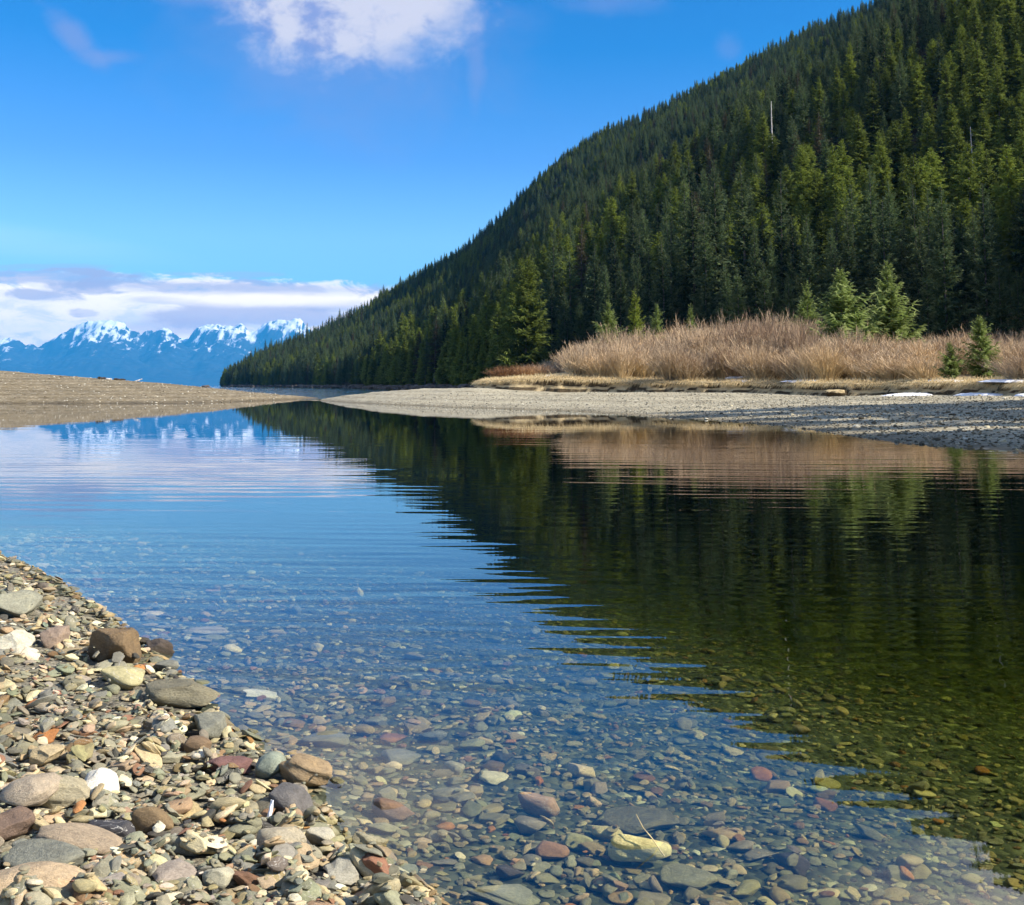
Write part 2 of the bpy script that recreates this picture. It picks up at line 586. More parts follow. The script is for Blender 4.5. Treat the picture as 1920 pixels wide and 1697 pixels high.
M['bark'] = bark_mat('bark', (0.06, 0.05, 0.045), (0.16, 0.145, 0.13), 3.0)
M['pale_wood'] = bark_mat('pale_wood', (0.4, 0.38, 0.35), (0.62, 0.6, 0.56), 6.0)
M['straw'] = bark_mat('straw', (0.5, 0.38, 0.18), (0.7, 0.56, 0.3), 6.0)
M['drift_dark'] = bark_mat('dark_driftwood', (0.03, 0.025, 0.02), (0.09, 0.07, 0.05), 6.0)

m, t = mat('bare_twigs')
info = t.n('ShaderNodeObjectInfo')
a = t.n('ShaderNodeAttribute', attribute_type='GEOMETRY', attribute_name='tip')
c = t.mix(t.ss(a.outputs['Fac'], 0.15, 0.95), (0.62, 0.49, 0.30), (0.53, 0.40, 0.265))
c = t.mix(1.0, c, t.ramp(info.outputs['Random'], [(0.0, (0.66, 0.60, 0.58)), (0.5, (0.95, 0.95, 0.95)), (1.0, (1.25, 1.2, 1.1))]), 'MULTIPLY')
n = t.noise(t.n('ShaderNodeTexCoord').outputs['Object'], 1.7, 3)
c = t.mix(1.0, c, t.ramp(n, [(0.3, (0.75, 0.75, 0.75)), (0.7, (1.15, 1.15, 1.15))]), 'MULTIPLY')
c = t.mix(1.0, c, info.outputs['Color'], 'MULTIPLY')
finish(t, bsdf(t, c, 0.8, None, 0.1))
M['twig'] = m

m, t = mat('dry_grass')
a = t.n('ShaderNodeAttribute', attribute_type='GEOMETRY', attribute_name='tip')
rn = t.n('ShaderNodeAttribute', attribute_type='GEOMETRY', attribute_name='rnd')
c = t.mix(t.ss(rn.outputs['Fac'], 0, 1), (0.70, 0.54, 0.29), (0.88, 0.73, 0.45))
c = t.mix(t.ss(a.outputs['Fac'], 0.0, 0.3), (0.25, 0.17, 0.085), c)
d_ = t.n('ShaderNodeBsdfDiffuse')
t.put(d_.inputs[0], c)
tl = t.n('ShaderNodeBsdfTranslucent')
t.put(tl.inputs[0], c)
mx = t.n('ShaderNodeMixShader')
mx.inputs[0].default_value = 0.4
t.t.links.new(d_.outputs[0], mx.inputs[1])
t.t.links.new(tl.outputs[0], mx.inputs[2])
finish(t, mx.outputs[0])
M['grass'] = m

m, t = mat('turf_bank')
g = t.n('ShaderNodeNewGeometry')
nz = t.sep(g.outputs['True Normal'])[2]
n = t.noise(g.outputs['Position'], 2.5, 5, 0.7)
n2 = t.noise(g.outputs['Position'], 14.0, 4, 0.7)
soil = t.ramp(n2, [(0.3, (0.035, 0.026, 0.017)), (0.55, (0.10, 0.075, 0.045)), (0.75, (0.3, 0.22, 0.12))])
top = t.ramp(n, [(0.3, (0.5, 0.38, 0.2)), (0.7, (0.72, 0.57, 0.33))])
c = t.mix(t.ss(t.m('ADD', nz, t.m('MULTIPLY', t.m('SUBTRACT', n, 0.5), 0.5)), 0.45, 0.75), soil, top)
finish(t, bsdf(t, c, 0.9, bump(t, n2, 0.12), 0.1))
M['turf'] = m

m, t = mat('forest_floor')
g = t.n('ShaderNodeNewGeometry')
n = t.noise(g.outputs['Position'], 0.35, 5, 0.65)
n2 = t.noise(g.outputs['Position'], 0.05, 4, 0.6)
c = t.ramp(n, [(0.3, (0.028, 0.024, 0.016)), (0.6, (0.055, 0.045, 0.028)), (0.8, (0.10, 0.08, 0.05))])
finish(t, bsdf(t, c, 0.95, bump(t, n, 0.8), 0.05))
M['floor'] = m

m, t = mat('rock')
g = t.n('ShaderNodeNewGeometry')
n = t.noise(g.outputs['Position'], 0.8, 6, 0.7)
c = t.ramp(n, [(0.3, (0.05, 0.042, 0.036)), (0.55, (0.13, 0.105, 0.085)), (0.8, (0.26, 0.22, 0.18))])
finish(t, bsdf(t, c, 0.9, bump(t, n, 0.3), 0.1))
M['rock'] = m

m, t = mat('snow')
g = t.n('ShaderNodeNewGeometry')
n = t.noise(g.outputs['Position'], 5.0, 4, 0.6)
n3 = t.noise(g.outputs['Position'], 1.7, 5, 0.7)
finish(t, bsdf(t, t.mix(t.ss(n3, 0.55, 0.72), (0.92, 0.92, 0.94), (0.62, 0.58, 0.50)), 0.6, bump(t, n, 0.10), 0.2))
M['snow'] = m

m, t = mat('snowy_mountain')
g = t.n('ShaderNodeNewGeometry')
pz = t.sep(g.outputs['Position'])[2]
nz = t.sep(g.outputs['Normal'])[2]
n = t.noise(g.outputs['Position'], 0.0042, 7, 0.72)
n2 = t.noise(g.outputs['Position'], 0.0007, 4, 0.6)
st = t.noise(t.vmul(g.outputs['Position'], (0.0052, 0.0012, 0.0011)), 1.0, 6, 0.66, 0.6)
lvl = t.m('ADD', pz, t.m('MULTIPLY', t.m('SUBTRACT', n, 0.5), 1500.0))
lvl = t.m('ADD', lvl, t.m('MULTIPLY', t.m('SUBTRACT', st, 0.5), 2900.0))
lvl = t.m('ADD', lvl, t.m('MULTIPLY', t.m('SUBTRACT', n2, 0.5), 800.0))
lvl = t.m('ADD', lvl, t.m('MULTIPLY', t.m('SUBTRACT', nz, 0.75), 900.0))
snowf = t.ss(lvl, 1140.0, 1560.0)
c = t.mix(snowf, t.ramp(n, [(0.3, (0.012, 0.02, 0.025)), (0.7, (0.05, 0.055, 0.055))]), (0.9, 0.91, 0.93))
finish(t, bsdf(t, c, 0.8, None, 0.1))
M['mountain'] = m

# ------------------------------------------------------------------ shapes of the ground
# foreground waterline, traced on the water plane
SHORE = [on_plane(a, b)[:2] for a, b in ((-60, 1015), (0, 1042), (60, 1062), (130, 1105), (200, 1150), (250, 1192), (300, 1235), (345, 1268), (400, 1322), (425, 1368),
                                         (480, 1392), (540, 1425), (610, 1478), (600, 1530), (645, 1590), (725, 1625), (775, 1662), (835, 1697))]
SHORE = [np.array([-24.0, 22.0]), np.array([-9.5, 11.0])] + SHORE + [np.array([0.15, 2.2]), np.array([0.5, 0.6]), np.array([0.8, -6.0])]
LAND = [tuple(p) for p in SHORE] + [(-40, -6), (-40, 22)]


def near_ground(x, y):
    d, _, _ = poly_dist(x, y, SHORE)
    land = inside(x, y, LAND)
    lumps = 0.02 * fbm(x * 1.1, y * 1.1, 3, 3)
    zl = 0.012 + 0.105 * d + lumps * np.clip(d * 2, 0, 1)
    zw = -0.012 - np.interp(d, [0, 0.15, 0.4, 1.2, 2.5, 4.5, 8, 20, 60, 200], [0, 0.025, 0.045, 0.08, 0.165, 0.38, 0.68, 1.2, 2.2, 4.0]) + lumps * np.clip(d, 0, 1) * 0.8
    return np.where(land, zl, zw), land, d


xs = np.concatenate([-np.geomspace(18000, 8, 26), np.linspace(-7.6, 9, 168), np.geomspace(9.6, 8000, 26)])
ys = np.concatenate([[-300, -60, -12, -4], np.linspace(-1, 14, 152), np.geomspace(14.6, 35000, 42)])
GX, GY = np.meshgrid(xs, ys, indexing='ij')
GZ, GL, GD = near_ground(GX, GY)
GZ = np.maximum(GZ, -5.0)
V = np.stack([GX, GY, GZ], -1).reshape(-1, 3)
FC = grid_faces(len(xs), len(ys))
landv = (GL & (GD > 0.16)).ravel()
landq = landv[FC].any(1)
bedme = mesh_np('lake_bed', V, FC[~landq], True)
lake_bed = obj('lake_bed', bedme, M['bed'], kind='structure')
# the shore: its own finer sheet, dipping under the bed's edge
sx = np.linspace(-14, 1.6, 180)
sy = np.linspace(-3, 20, 240)
HX, HY = np.meshgrid(sx, sy, indexing='ij')
HZ, HL, HD = near_ground(HX, HY)
HZ = np.where(HL, HZ, -0.012 - 0.25 * HD)
keep = (HL | (HD < 0.5)).ravel()
FS = grid_faces(len(sx), len(sy))
shore = obj('pebble_shore', mesh_np('pebble_shore', np.stack([HX, HY, HZ - 0.004], -1).reshape(-1, 3), FS[keep[FS].all(1)], True), M['shore'], kind='structure')

wv = [(-18000, -300, 0), (8000, -300, 0), (8000, 35000, 0), (-18000, 35000, 0)]
water = obj('water', mesh_np('water', wv, [[0, 1, 2, 3]]), M['water'], kind='structure')
# the body of the water: only absorbs, so that the bed fades with depth
wv = [(x_, y_, z_) for x_ in (-17990, 7990) for y_ in (-295, 34990) for z_ in (-9.0, -0.004)]
body = obj('water_body', mesh_np('water_body', wv, [[0, 1, 3, 2], [4, 6, 7, 5], [0, 4, 5, 1], [2, 3, 7, 6], [0, 2, 6, 4], [1, 5, 7, 3]]), M['water_body'], kind='structure')

# left sandbar ----------------------------------------------------
YB0 = 1.3 * F / (756 - HROW)      # its near waterline
cre = [(-700, 675), (-300, 684), (0, 695), (100, 703), (205, 711), (300, 718), (400, 728), (500, 742), (540, 751), (552, 757)]
YC = 102.0
cx_ = np.array([at_dist(a, b, YC)[0] for a, b in cre])
cz_ = np.array([at_dist(a, b, YC)[2] for a, b in cre])
bx = np.linspace(cx_[0], cx_[-1] + 1.5, 220)
by = np.linspace(YB0 - 6, 135, 120)
BX, BY = np.meshgrid(bx, by, indexing='ij')
ridx = BX * (YC / np.maximum(BY, 60)) ** 0.0
hc = np.interp(ridx + 0.25 * np.clip(YC - BY, -12, 30) * 0.55, cx_, cz_, right=-0.2)
front = np.clip((BY - YB0 - 0.8 * np.sin(BX * 0.13) - 0.5 * fbm(BX * 0.2, BX * 0.0, 2, 5)) / (YC - YB0), -0.5, 1)
back = np.clip((135 - BY) / (135 - YC), 0, 1)
prof = np.where(BY < YC, np.where(front > 0, np.sin(np.maximum(front, 0) * math.pi / 2) ** 0.9, front * 0.6), back ** 1.3)
BZ = np.where(front > 0, np.maximum(hc, 0.0) * prof, 1.0 * prof) + np.minimum(hc, 0) * 0.5
BZ = BZ + 0.025 * fbm(BX * 0.5, BY * 0.5, 3, 9) * sstep(BZ, 0.0, 0.3) - np.where((BY >= YC), 0.6 * (1 - back) ** 2, 0) - 0.03 * (BZ < 0.005)
sandbar = obj('sandbar', mesh_np('sandbar', np.stack([BX, BY, BZ], -1).reshape(-1, 3), grid_faces(len(bx), len(by)), True), M['sandbar'], kind='structure')

# right gravel beach ----------------------------------------------
RS = [on_plane(a, b)[:2] for a, b in ((589, 750), (660, 755), (745, 759), (854, 764), (1073, 771), (1169, 778), (1300, 785), (1464, 798), (1577, 815), (1690, 831), (1858, 843), (1925, 847))]
RS = RS + [np.array([13.5, 17.0]), np.array([17.0, 8.0]), np.array([20.0, -10.0])]
# top of the beach: (pixel x, pixel y of its upper edge, distance)
TOPP = [(589, 750, 99.5), (640, 742, 95), (700, 735, 91), (800, 728, 87), (902, 727, 84), (1057, 735, 83), (1211, 735, 80), (1394, 736, 76), (1577, 743, 70), (1690, 740, 66), (1802, 741, 62), (1920, 742, 55)]
TOP = [at_dist(a, b, Y) for a, b, Y in TOPP] + [np.array([29.0, 44.0, 0.8]), np.array([33.0, 25.0, 0.85]), np.array([37.0, -10.0, 0.9])]
RPOLY = [tuple(p) for p in RS] + [tuple(p[:2]) for p in TOP[::-1]]
tz = np.array([p[2] for p in TOP])


def beach_z(x, y):
    ds, _, _ = poly_dist(x, y, RS)
    dt, pt, _ = poly_dist(x, y, TOP)
    ins = inside(x, y, RPOLY)
    zr = np.interp(pt, np.arange(len(tz)), tz)
    tt = ds / np.maximum(ds + dt, 1e-6)
    berm = 0.05 * np.sin(tt * 17 + fbm(x * 0.08, y * 0.08, 2, 21) * 2.5) * sstep(tt, 0.05, 0.3) * (1 - tt)
    z = np.where(ins, zr * tt ** 0.85 + berm * np.clip(zr, 0, 1), 0)
    past = (~ins) & (dt < ds)
    z = np.where(past, zr - dt * 0.035, z)
    z = np.where((~ins) & ~past, -ds * 0.13, z)
    return z + 0.018 * fbm(x * 0.9, y * 0.9, 3, 31) * sstep(z, 0.0, 0.2)


rx = np.linspace(-24, 60, 300)
ry = np.concatenate([np.linspace(-10, 18, 30), np.linspace(18.5, 60, 190), np.linspace(60.8, 130, 90)])
RX, RY = np.meshgrid(rx, ry, indexing='ij')
RZ = beach_z(RX, RY)
FR = grid_faces(len(rx), len(ry))
kp = (RZ > -0.9).ravel()
beach = obj('gravel_beach', mesh_np('gravel_beach', np.stack([RX, RY, RZ], -1).reshape(-1, 3), FR[kp[FR].all(1)], True), M['beach'], kind='structure')

# turf bank -------------------------------------------------------
lipP = [(898, 716), (916, 712), (1020, 709), (1113, 713), (1250, 716), (1394, 718), (1577, 718), (1690, 718), (1802, 718), (1920, 718)]
lipY = np.interp([a for a, b in lipP], [p[0] for p in TOPP], [p[2] for p in TOPP])
LIP = [at_dist(a, b, Y + 0.5) for (a, b), Y in zip(lipP, lipY)] + [np.array([29.5, 44.0, 1.4]), np.array([33.5, 25.0, 1.5]), np.array([37.5, -10.0, 1.6])]
LIP = [LIP[0] + np.array([2.0, 26.0, 0.2])] + [LIP[0] + np.array([-0.2, 7.0, 0.1])] + LIP
lipA = np.array(LIP)
seg = np.r_[0, np.cumsum(np.linalg.norm(np.diff(lipA[:, :2], axis=0), axis=1))]
su = np.arange(0, seg[-1], 0.16)
L = np.stack([np.interp(su, seg, lipA[:, i]) for i in range(3)], 1)
for _ in range(3):
    L[12:-12] = sum(L[12 + k:len(L) - 12 + k] for k in range(-12, 13, 4)) / 7.0
T = np.gradient(L[:, :2], axis=0)
T /= np.linalg.norm(T, axis=1)[:, None]
NB = np.stack([-T[:, 1], T[:, 0]], 1)      # towards the land
wob = 0.45 * fbm(su * 0.35, su * 0 + 3, 4, 41) + 0.12 * fbm(su * 2.2, su * 0 + 8, 2, 43)
L[:, :2] += NB * wob[:, None]
L[:, 2] += 0.05 * fbm(su * 0.5, su * 0 + 1, 3, 45)
prof_o = [(-0.55, None), (-0.35, -0.42), (-0.12, -0.3), (0.05, -0.12), (0.0, -0.03), (0.16, 0.03), (0.6, 0.06), (1.6, 0.1), (4, 0.2), (9, 0.45), (18, 0.9), (34, 1.7), (70, 3.0), (110, 4.2)]
rows = []
for k, (o_, dz) in enumerate(prof_o):
    P = L[:, :2] + NB * (o_ + (0.12 * fbm(su * 1.3, su * 0 + k, 3, 50) if k < 4 else 0))[:, None] if k < 4 else L[:, :2] + NB * o_
    if dz is None:
        z = beach_z(P[:, 0], P[:, 1]) - 0.12
    elif dz < 0:
        zb = beach_z(L[:, 0], L[:, 1])
        z = L[:, 2] + dz * (L[:, 2] - zb) / 0.55 + 0.03 * fbm(su * 2, su * 0 + k, 2, 55)
    else:
        z = L[:, 2] + dz + 0.06 * fbm(P[:, 0] * 0.7, P[:, 1] * 0.7, 3, 57)
    rows.append(np.c_[P, z])
bank = obj('turf_bank', mesh_np('turf_bank', np.stack(rows, 1).reshape(-1, 3), grid_faces(len(L), len(prof_o)), True), M['turf'], kind='structure')


def bank_z(x, y):
    d, p_, _ = poly_dist(x, y, lipA)
    return np.interp(p_, np.arange(len(lipA)), lipA[:, 2]) + np.interp(d, [0, 0.6, 4, 9, 18, 34, 70, 110], [0.02, 0.06, 0.2, 0.45, 0.9, 1.7, 3.0, 4.2])


# hillside --------------------------------------------------------
FOOT = [(44, -20), (46, 5), (48, 35), (55, 65), (66, 100), (66, 132), (52, 150), (27, 166), (3, 225), (-20, 325), (-57, 470), (-139, 740), (-268, 1050), (-330, 1400)]
skl = [(300, 722), (402, 712), (412, 690), (470, 664), (560, 622), (650, 582), (740, 528), (850, 468), (930, 410), (1000, 328), (1080, 262), (1200, 208), (1300, 162), (1400, 112), (1500, 58), (1640, -2)]
sku, ske = [], []
for a, b in skl:
    r = ray(a, b)
    sku.append(r[0] / r[1])
    ske.append(r[2] / r[1])
sku += [0.46, 0.53, 0.65, 0.9, 1.3, 3.0]
ske += [0.43, 0.47, 0.49, 0.42, 0.25, 0.12]
YRu = [-0.30, -0.18, -0.06, 0.0, 0.14, 0.25, 0.38, 0.55, 0.9, 1.3, 3.0]
YRv = [1080, 1040, 1000, 950, 900, 810, 700, 560, 330, 210, 90]
TREEH = 11.0
uu = np.linspace(-0.33, 3.0, 700)
yr_ = np.interp(uu, YRu, YRv)
er_ = np.interp(uu, sku, ske)
sr_, _, sd_ = poly_dist(uu * yr_, yr_, FOOT)
kk_ = np.clip((er_ * yr_ + CAMH - TREEH) / np.maximum(sr_, 5.0), 0.02, 0.95)
for _ in range(2):
    kk_ = np.convolve(np.pad(kk_, 4, mode='edge'), np.ones(9) / 9, 'valid')
hr_ = kk_ * sr_


def hill_z(x, y):
    u = x / np.maximum(y, 1.0)
    u = np.where(y < 2, 3.0, u)
    s, _, side = poly_dist(x, y, FOOT)
    s = np.where(side < 0, s, -s)
    k = np.interp(u, uu, kk_)
    hr = np.interp(u, uu, hr_)
    YR = np.interp(u, uu, yr_)
    base = 2.4 * sstep(u, -0.06, 0.1)
    z = k * s
    gul = fbm(x * 0.012 + 3, y * 0.012, 4, 61) * np.clip(s * 0.09, 0, 13) * sstep(YR - y, 0, 140)
    z = np.where(y > YR, hr - 0.55 * (y - YR), z + gul)
    return np.where(s > 0, base * 0.9 + z, base * 0.9 + s * 0.35), s


ang = np.concatenate([np.linspace(math.atan(-0.33), math.atan(0.7), 260), np.linspace(math.atan(0.72), rad(98), 60)])
rr_ = np.concatenate([np.geomspace(45, 1500, 170)])
AA, RR = np.meshgrid(ang, rr_, indexing='ij')
WX, WY = RR * np.sin(AA), RR * np.cos(AA)
WZ, WS = hill_z(WX, WY)
FH = grid_faces(len(ang), len(rr_))
kp = ((WS > -9) & (WZ > -8)).ravel()
hill = obj('hillside', mesh_np('hillside', np.stack([WX, WY, WZ], -1).reshape(-1, 3), FH[kp[FH].all(1)][:, ::-1], True), M['floor'], kind='structure')

# far mountains ---------------------------------------------------
MD = 29000.0
msk = [(-900, 660), (-500, 640), (-200, 655), (0, 640), (40, 641), (62, 655), (100, 636), (140, 612), (185, 602), (240, 606), (270, 630), (300, 614), (345, 634), (362, 638), (395, 610), (440, 614), (470, 630), (482, 628), (515, 603), (560, 606), (600, 625), (660, 640), (900, 650), (1500, 680)]
mx_ = np.array([at_dist(a, b, MD)[0] for a, b in msk])
mz_ = np.array([at_dist(a, b, MD)[2] for a, b in msk])
gx = np.linspace(-17600, 5000, 760)
gy = np.linspace(24000, 34000, 200)
MX, MY = np.meshgrid(gx, gy, indexing='ij')
env = np.interp(MX * MD / MY + 260 * fbm(MX * 0.0016, MY * 0.0016, 3, 79), mx_, mz_)
dd = (MY - MD) / np.where(MY < MD, 4900.0, 4800.0)
pr = np.clip(1 - np.abs(dd), 0, 1) ** 0.9
rg = ridged(MX * 0.00052 + 0.2 * MY * 0.0005, MY * 0.0003, 6, 71)
wgt = 0.22 + 0.78 * sstep(np.abs(dd), 0.0, 0.3)
MZ = env * pr * ((1 - wgt) * 1.06 + wgt * (0.34 + 0.76 * rg)) + 75 * fbm(MX * 0.0035, MY * 0.0035, 5, 81, 0.6) * np.clip(env / 1400, 0.1, 1) * (1 - np.abs(np.clip(dd, -1, 1)))
mountains = obj('mountains', mesh_np('mountains', np.stack([MX, MY, MZ - 3], -1).reshape(-1, 3), grid_faces(len(gx), len(gy)), True), M['mountain'], kind='structure')

# ------------------------------------------------------------------ haze
m = bpy.data.materials.new('haze')
m.use_nodes = True
t = NT(m.node_tree)
pv = t.n('ShaderNodeVolumePrincipled')
pv.inputs['Color'].default_value = (0.05, 0.45, 1.0, 1)
pv.inputs['Density'].default_value = HZD
pv.inputs['Density Attribute'].default_value = ''
pv.inputs['Anisotropy'].default_value = 0.0
o_ = t.n('ShaderNodeOutputMaterial')
t.t.links.new(pv.outputs[0], o_.inputs['Volume'])
hx0, hx1, hy0, hy1, hz0, hz1 = -19500, 9500, -800, 36000, -14, HZTOP
hv = [(x, y, z) for x in (hx0, hx1) for y in (hy0, hy1) for z in (hz0, hz1)]
hf = [[0, 1, 3, 2], [4, 6, 7, 5], [0, 4, 5, 1], [2, 3, 7, 6], [0, 2, 6, 4], [1, 5, 7, 3]]
haze = obj('haze', mesh_np('haze', hv, hf), m, kind='stuff')


# ------------------------------------------------------------------ instancing of masses nobody could count
def scatter(name, pts, scale, rot, idx, protos, attrs=None, parent=None, **props):
    """one stuff object: geometry nodes put a prototype on every point"""
    a = {'sc': scale, 'ro': rot, 'ix': idx}
    a.update(attrs or {})
    me = mesh_np(name, pts, np.zeros((0, 3), int), attrs=a)
    o = obj(name, me, None, parent, **props)
    pc = bpy.data.collections.new(name + '_kinds')
    for i, p_ in enumerate(protos):
        q_ = p_.copy()
        q_.name = '%s_kind_%02d' % (name, i)
        pc.objects.link(q_)
    ng = bpy.data.node_groups.new(name, 'GeometryNodeTree')
    ng.interface.new_socket('Geometry', in_out='INPUT', socket_type='NodeSocketGeometry')
    ng.interface.new_socket('Geometry', in_out='OUTPUT', socket_type='NodeSocketGeometry')
    N = ng.nodes
    gi, go = N.new('NodeGroupInput'), N.new('NodeGroupOutput')
    ci = N.new('GeometryNodeCollectionInfo')
    ci.inputs['Collection'].default_value = pc
    ci.inputs['Separate Children'].default_value = True
    ci.inputs['Reset Children'].default_value = True
    ip = N.new('GeometryNodeInstanceOnPoints')
    ip.inputs['Pick Instance'].default_value = True

    def na(nm, ty):
        nd = N.new('GeometryNodeInputNamedAttribute')
        nd.data_type = ty
        nd.inputs['Name'].default_value = nm
        return nd.outputs['Attribute']
    lk = ng.links.new
    lk(gi.outputs[0], ip.inputs['Points'])
    lk(ci.outputs[0], ip.inputs['Instance'])
    fi = N.new('FunctionNodeFloatToInt')
    lk(na('ix', 'FLOAT'), fi.inputs[0])
    lk(fi.outputs[0], ip.inputs['Instance Index'])
    er = N.new('FunctionNodeEulerToRotation')
    lk(na('ro', 'FLOAT_VECTOR'), er.inputs[0])
    lk(er.outputs[0], ip.inputs['Rotation'])
    lk(na('sc', 'FLOAT_VECTOR'), ip.inputs['Scale'])
    lk(ip.outputs[0], go.inputs[0])
    md = o.modifiers.new('scatter', 'NODES')
    md.node_group = ng
    return o


# ------------------------------------------------------------------ trees
def tube(pts, radii, n=6):
    pts = np.asarray(pts, float)
    vs, fs = [], []
    for i, (p_, r_) in enumerate(zip(pts, radii)):
        d_ = pts[min(i + 1, len(pts) - 1)] - pts[max(i - 1, 0)]
        d_ = d_ / (np.linalg.norm(d_) + 1e-9)
        a_ = np.cross(d_, [0.31, 0.95, 0.1])
        a_ /= np.linalg.norm(a_) + 1e-9
        b_ = np.cross(d_, a_)
        th = np.arange(n) * 2 * math.pi / n
        vs.append(p_ + r_ * (np.cos(th)[:, None] * a_ + np.sin(th)[:, None] * b_))
    for i in range(len(pts) - 1):
        for k in range(n):
            fs.append((i * n + k, i * n + (k + 1) % n, (i + 1) * n + (k + 1) % n, (i + 1) * n + k))
    return np.concatenate(vs), np.array(fs)


def conifer(seed, H, R, bare=0.08, step=0.45, nbr=6, shape=0.85, droop=0.25, lift=0.2, nodes=8, blade=0.36, wid=0.32, hang=0.35, ragged=0.25, narrow_top=0.0):
    """crown triangles (with how far out on the branch each corner is) and a tapered trunk; the foot is at z = 0"""
    g = np.random.default_rng(seed)
    tri, tip = [], []
    lean = g.normal(0, 0.012, 2)
    z = H * bare
    gap_c, gap_w = g.random() * 6.28, 0.7
    while z < H * 0.99:
        f = (z - H * bare) / (H * (1 - bare))
        Lm = R * (1 - f) ** shape * min(1.0, 0.55 + f * 3.5) + 0.012 * H
        for b in range(nbr if f < 0.9 else 4):
            a_ = g.random() * 2 * math.pi
            Lb = Lm * (1 + ragged * g.normal())
            if g.random() < 0.06:
                Lb *= 1.35
            if Lb < 0.1:
                continue
            e0 = -droop * (1 - f) ** 0.8 + 0.75 * f ** 2 + g.normal(0, 0.09)
            rdir = np.array([math.cos(a_), math.sin(a_), 0])
            tdir = np.array([-math.sin(a_), math.cos(a_), 0])
            nn = max(3, int(round(nodes * (0.45 + 0.55 * min(1, Lb / R)))))
            s = (np.arange(nn) + g.random(nn) * 0.6) / nn
            s = 0.10 + 0.90 * np.clip(s, 0, 1)
            zz = z + Lb * (e0 * s + lift * s * s) + g.normal(0, 0.03, nn)
            P = rdir * (Lb * s)[:, None] + np.array([0, 0, 1]) * zz[:, None]
            P[:, :2] += lean * zz[:, None]
            ln = Lb * blade * (1 - 0.55 * s) + 0.10 * R * 0.3
            for sd in (-1, 1):
                D = rdir * (0.62 + 0.25 * g.random((nn, 1))) + tdir * sd * (0.75 + 0.2 * g.random((nn, 1))) + np.array([0, 0, 1]) * (-0.18 + 0.28 * g.normal(size=(nn, 1)))
                E = P + D * ln[:, None]
                W = rdir * (ln * wid)[:, None] * (0.8 + 0.5 * g.random((nn, 1))) + np.array([0, 0, 1]) * (ln * wid * 0.6)[:, None] * g.normal(size=(nn, 1))
                tri.append(np.stack([P - W * 0.5, P + W * 0.5, E], 1))
                tip.append(np.stack([s * 0.55, s * 0.55, s * 0.6 + 0.4], 1))
            hm_ = g.random(nn) < hang
            if hm_.any():
                k = hm_.sum()
                lh = ln[hm_] * (0.6 + 0.4 * g.random(k))
                E = P[hm_] + np.array([0, 0, -1]) * lh[:, None] + tdir * (lh * 0.5 * g.normal(size=k))[:, None]
                W = rdir * (lh * wid * 1.2)[:, None]
                tri.append(np.stack([P[hm_] - W * 0.5, P[hm_] + W * 0.5, E], 1))
                tip.append(np.full((k, 3), 0.25))
            # the branch tip
            E = P[-1] + rdir * Lb * 0.16 + np.array([0, 0, 1]) * Lb * 0.05
            W = tdir * Lb * 0.06
            tri.append(np.stack([P[-2] - W, P[-2] + W, E])[None])
            tip.append(np.array([[0.6, 0.6, 1.0]]))
        z += step * (0.7 + 0.6 * g.random()) * (1 - 0.45 * f)
    V = np.concatenate(tri).reshape(-1, 3)
    tp = np.concatenate(tip).reshape(-1)
    tz_ = np.linspace(-0.06 * H, H, 9)
    tv, tf = tube(np.c_[lean[0] * tz_, lean[1] * tz_, tz_], 0.013 * H * (1 - np.linspace(0, 1, 9)) + 0.0012 * H)
    return V, np.arange(len(V)).reshape(-1, 3), tp, tv, tf


def snag(seed, H):
    g = np.random.default_rng(seed)
    tz_ = np.linspace(-0.05 * H, H, 8)
    vs, fs = [], []
    v, f = tube(np.c_[0.1 * np.sin(tz_ * 0.3), 0.1 * np.cos(tz_ * 0.23), tz_], 0.014 * H * (1 - np.linspace(0, 0.8, 8)))
    vs.append(v); fs.append(f)
    off = len(v)
    for k in range(26):
        z = H * (0.3 + 0.68 * g.random())
        a_ = g.random() * 6.28
        Lb = (0.4 + 1.5 * g.random()) * (1.15 - z / H)
        d_ = np.array([math.cos(a_), math.sin(a_), 0.25 * g.normal()])
        v, f = tube([np.array([0, 0, z]), np.array([0, 0, z]) + d_ * Lb * 0.6, np.array([0, 0, z]) + d_ * Lb + np.array([0, 0, -0.1])], [0.05, 0.035, 0.012], 4)
        vs.append(v); fs.append(f + off)
        off += len(v)
    return np.concatenate(vs), np.concatenate(fs)


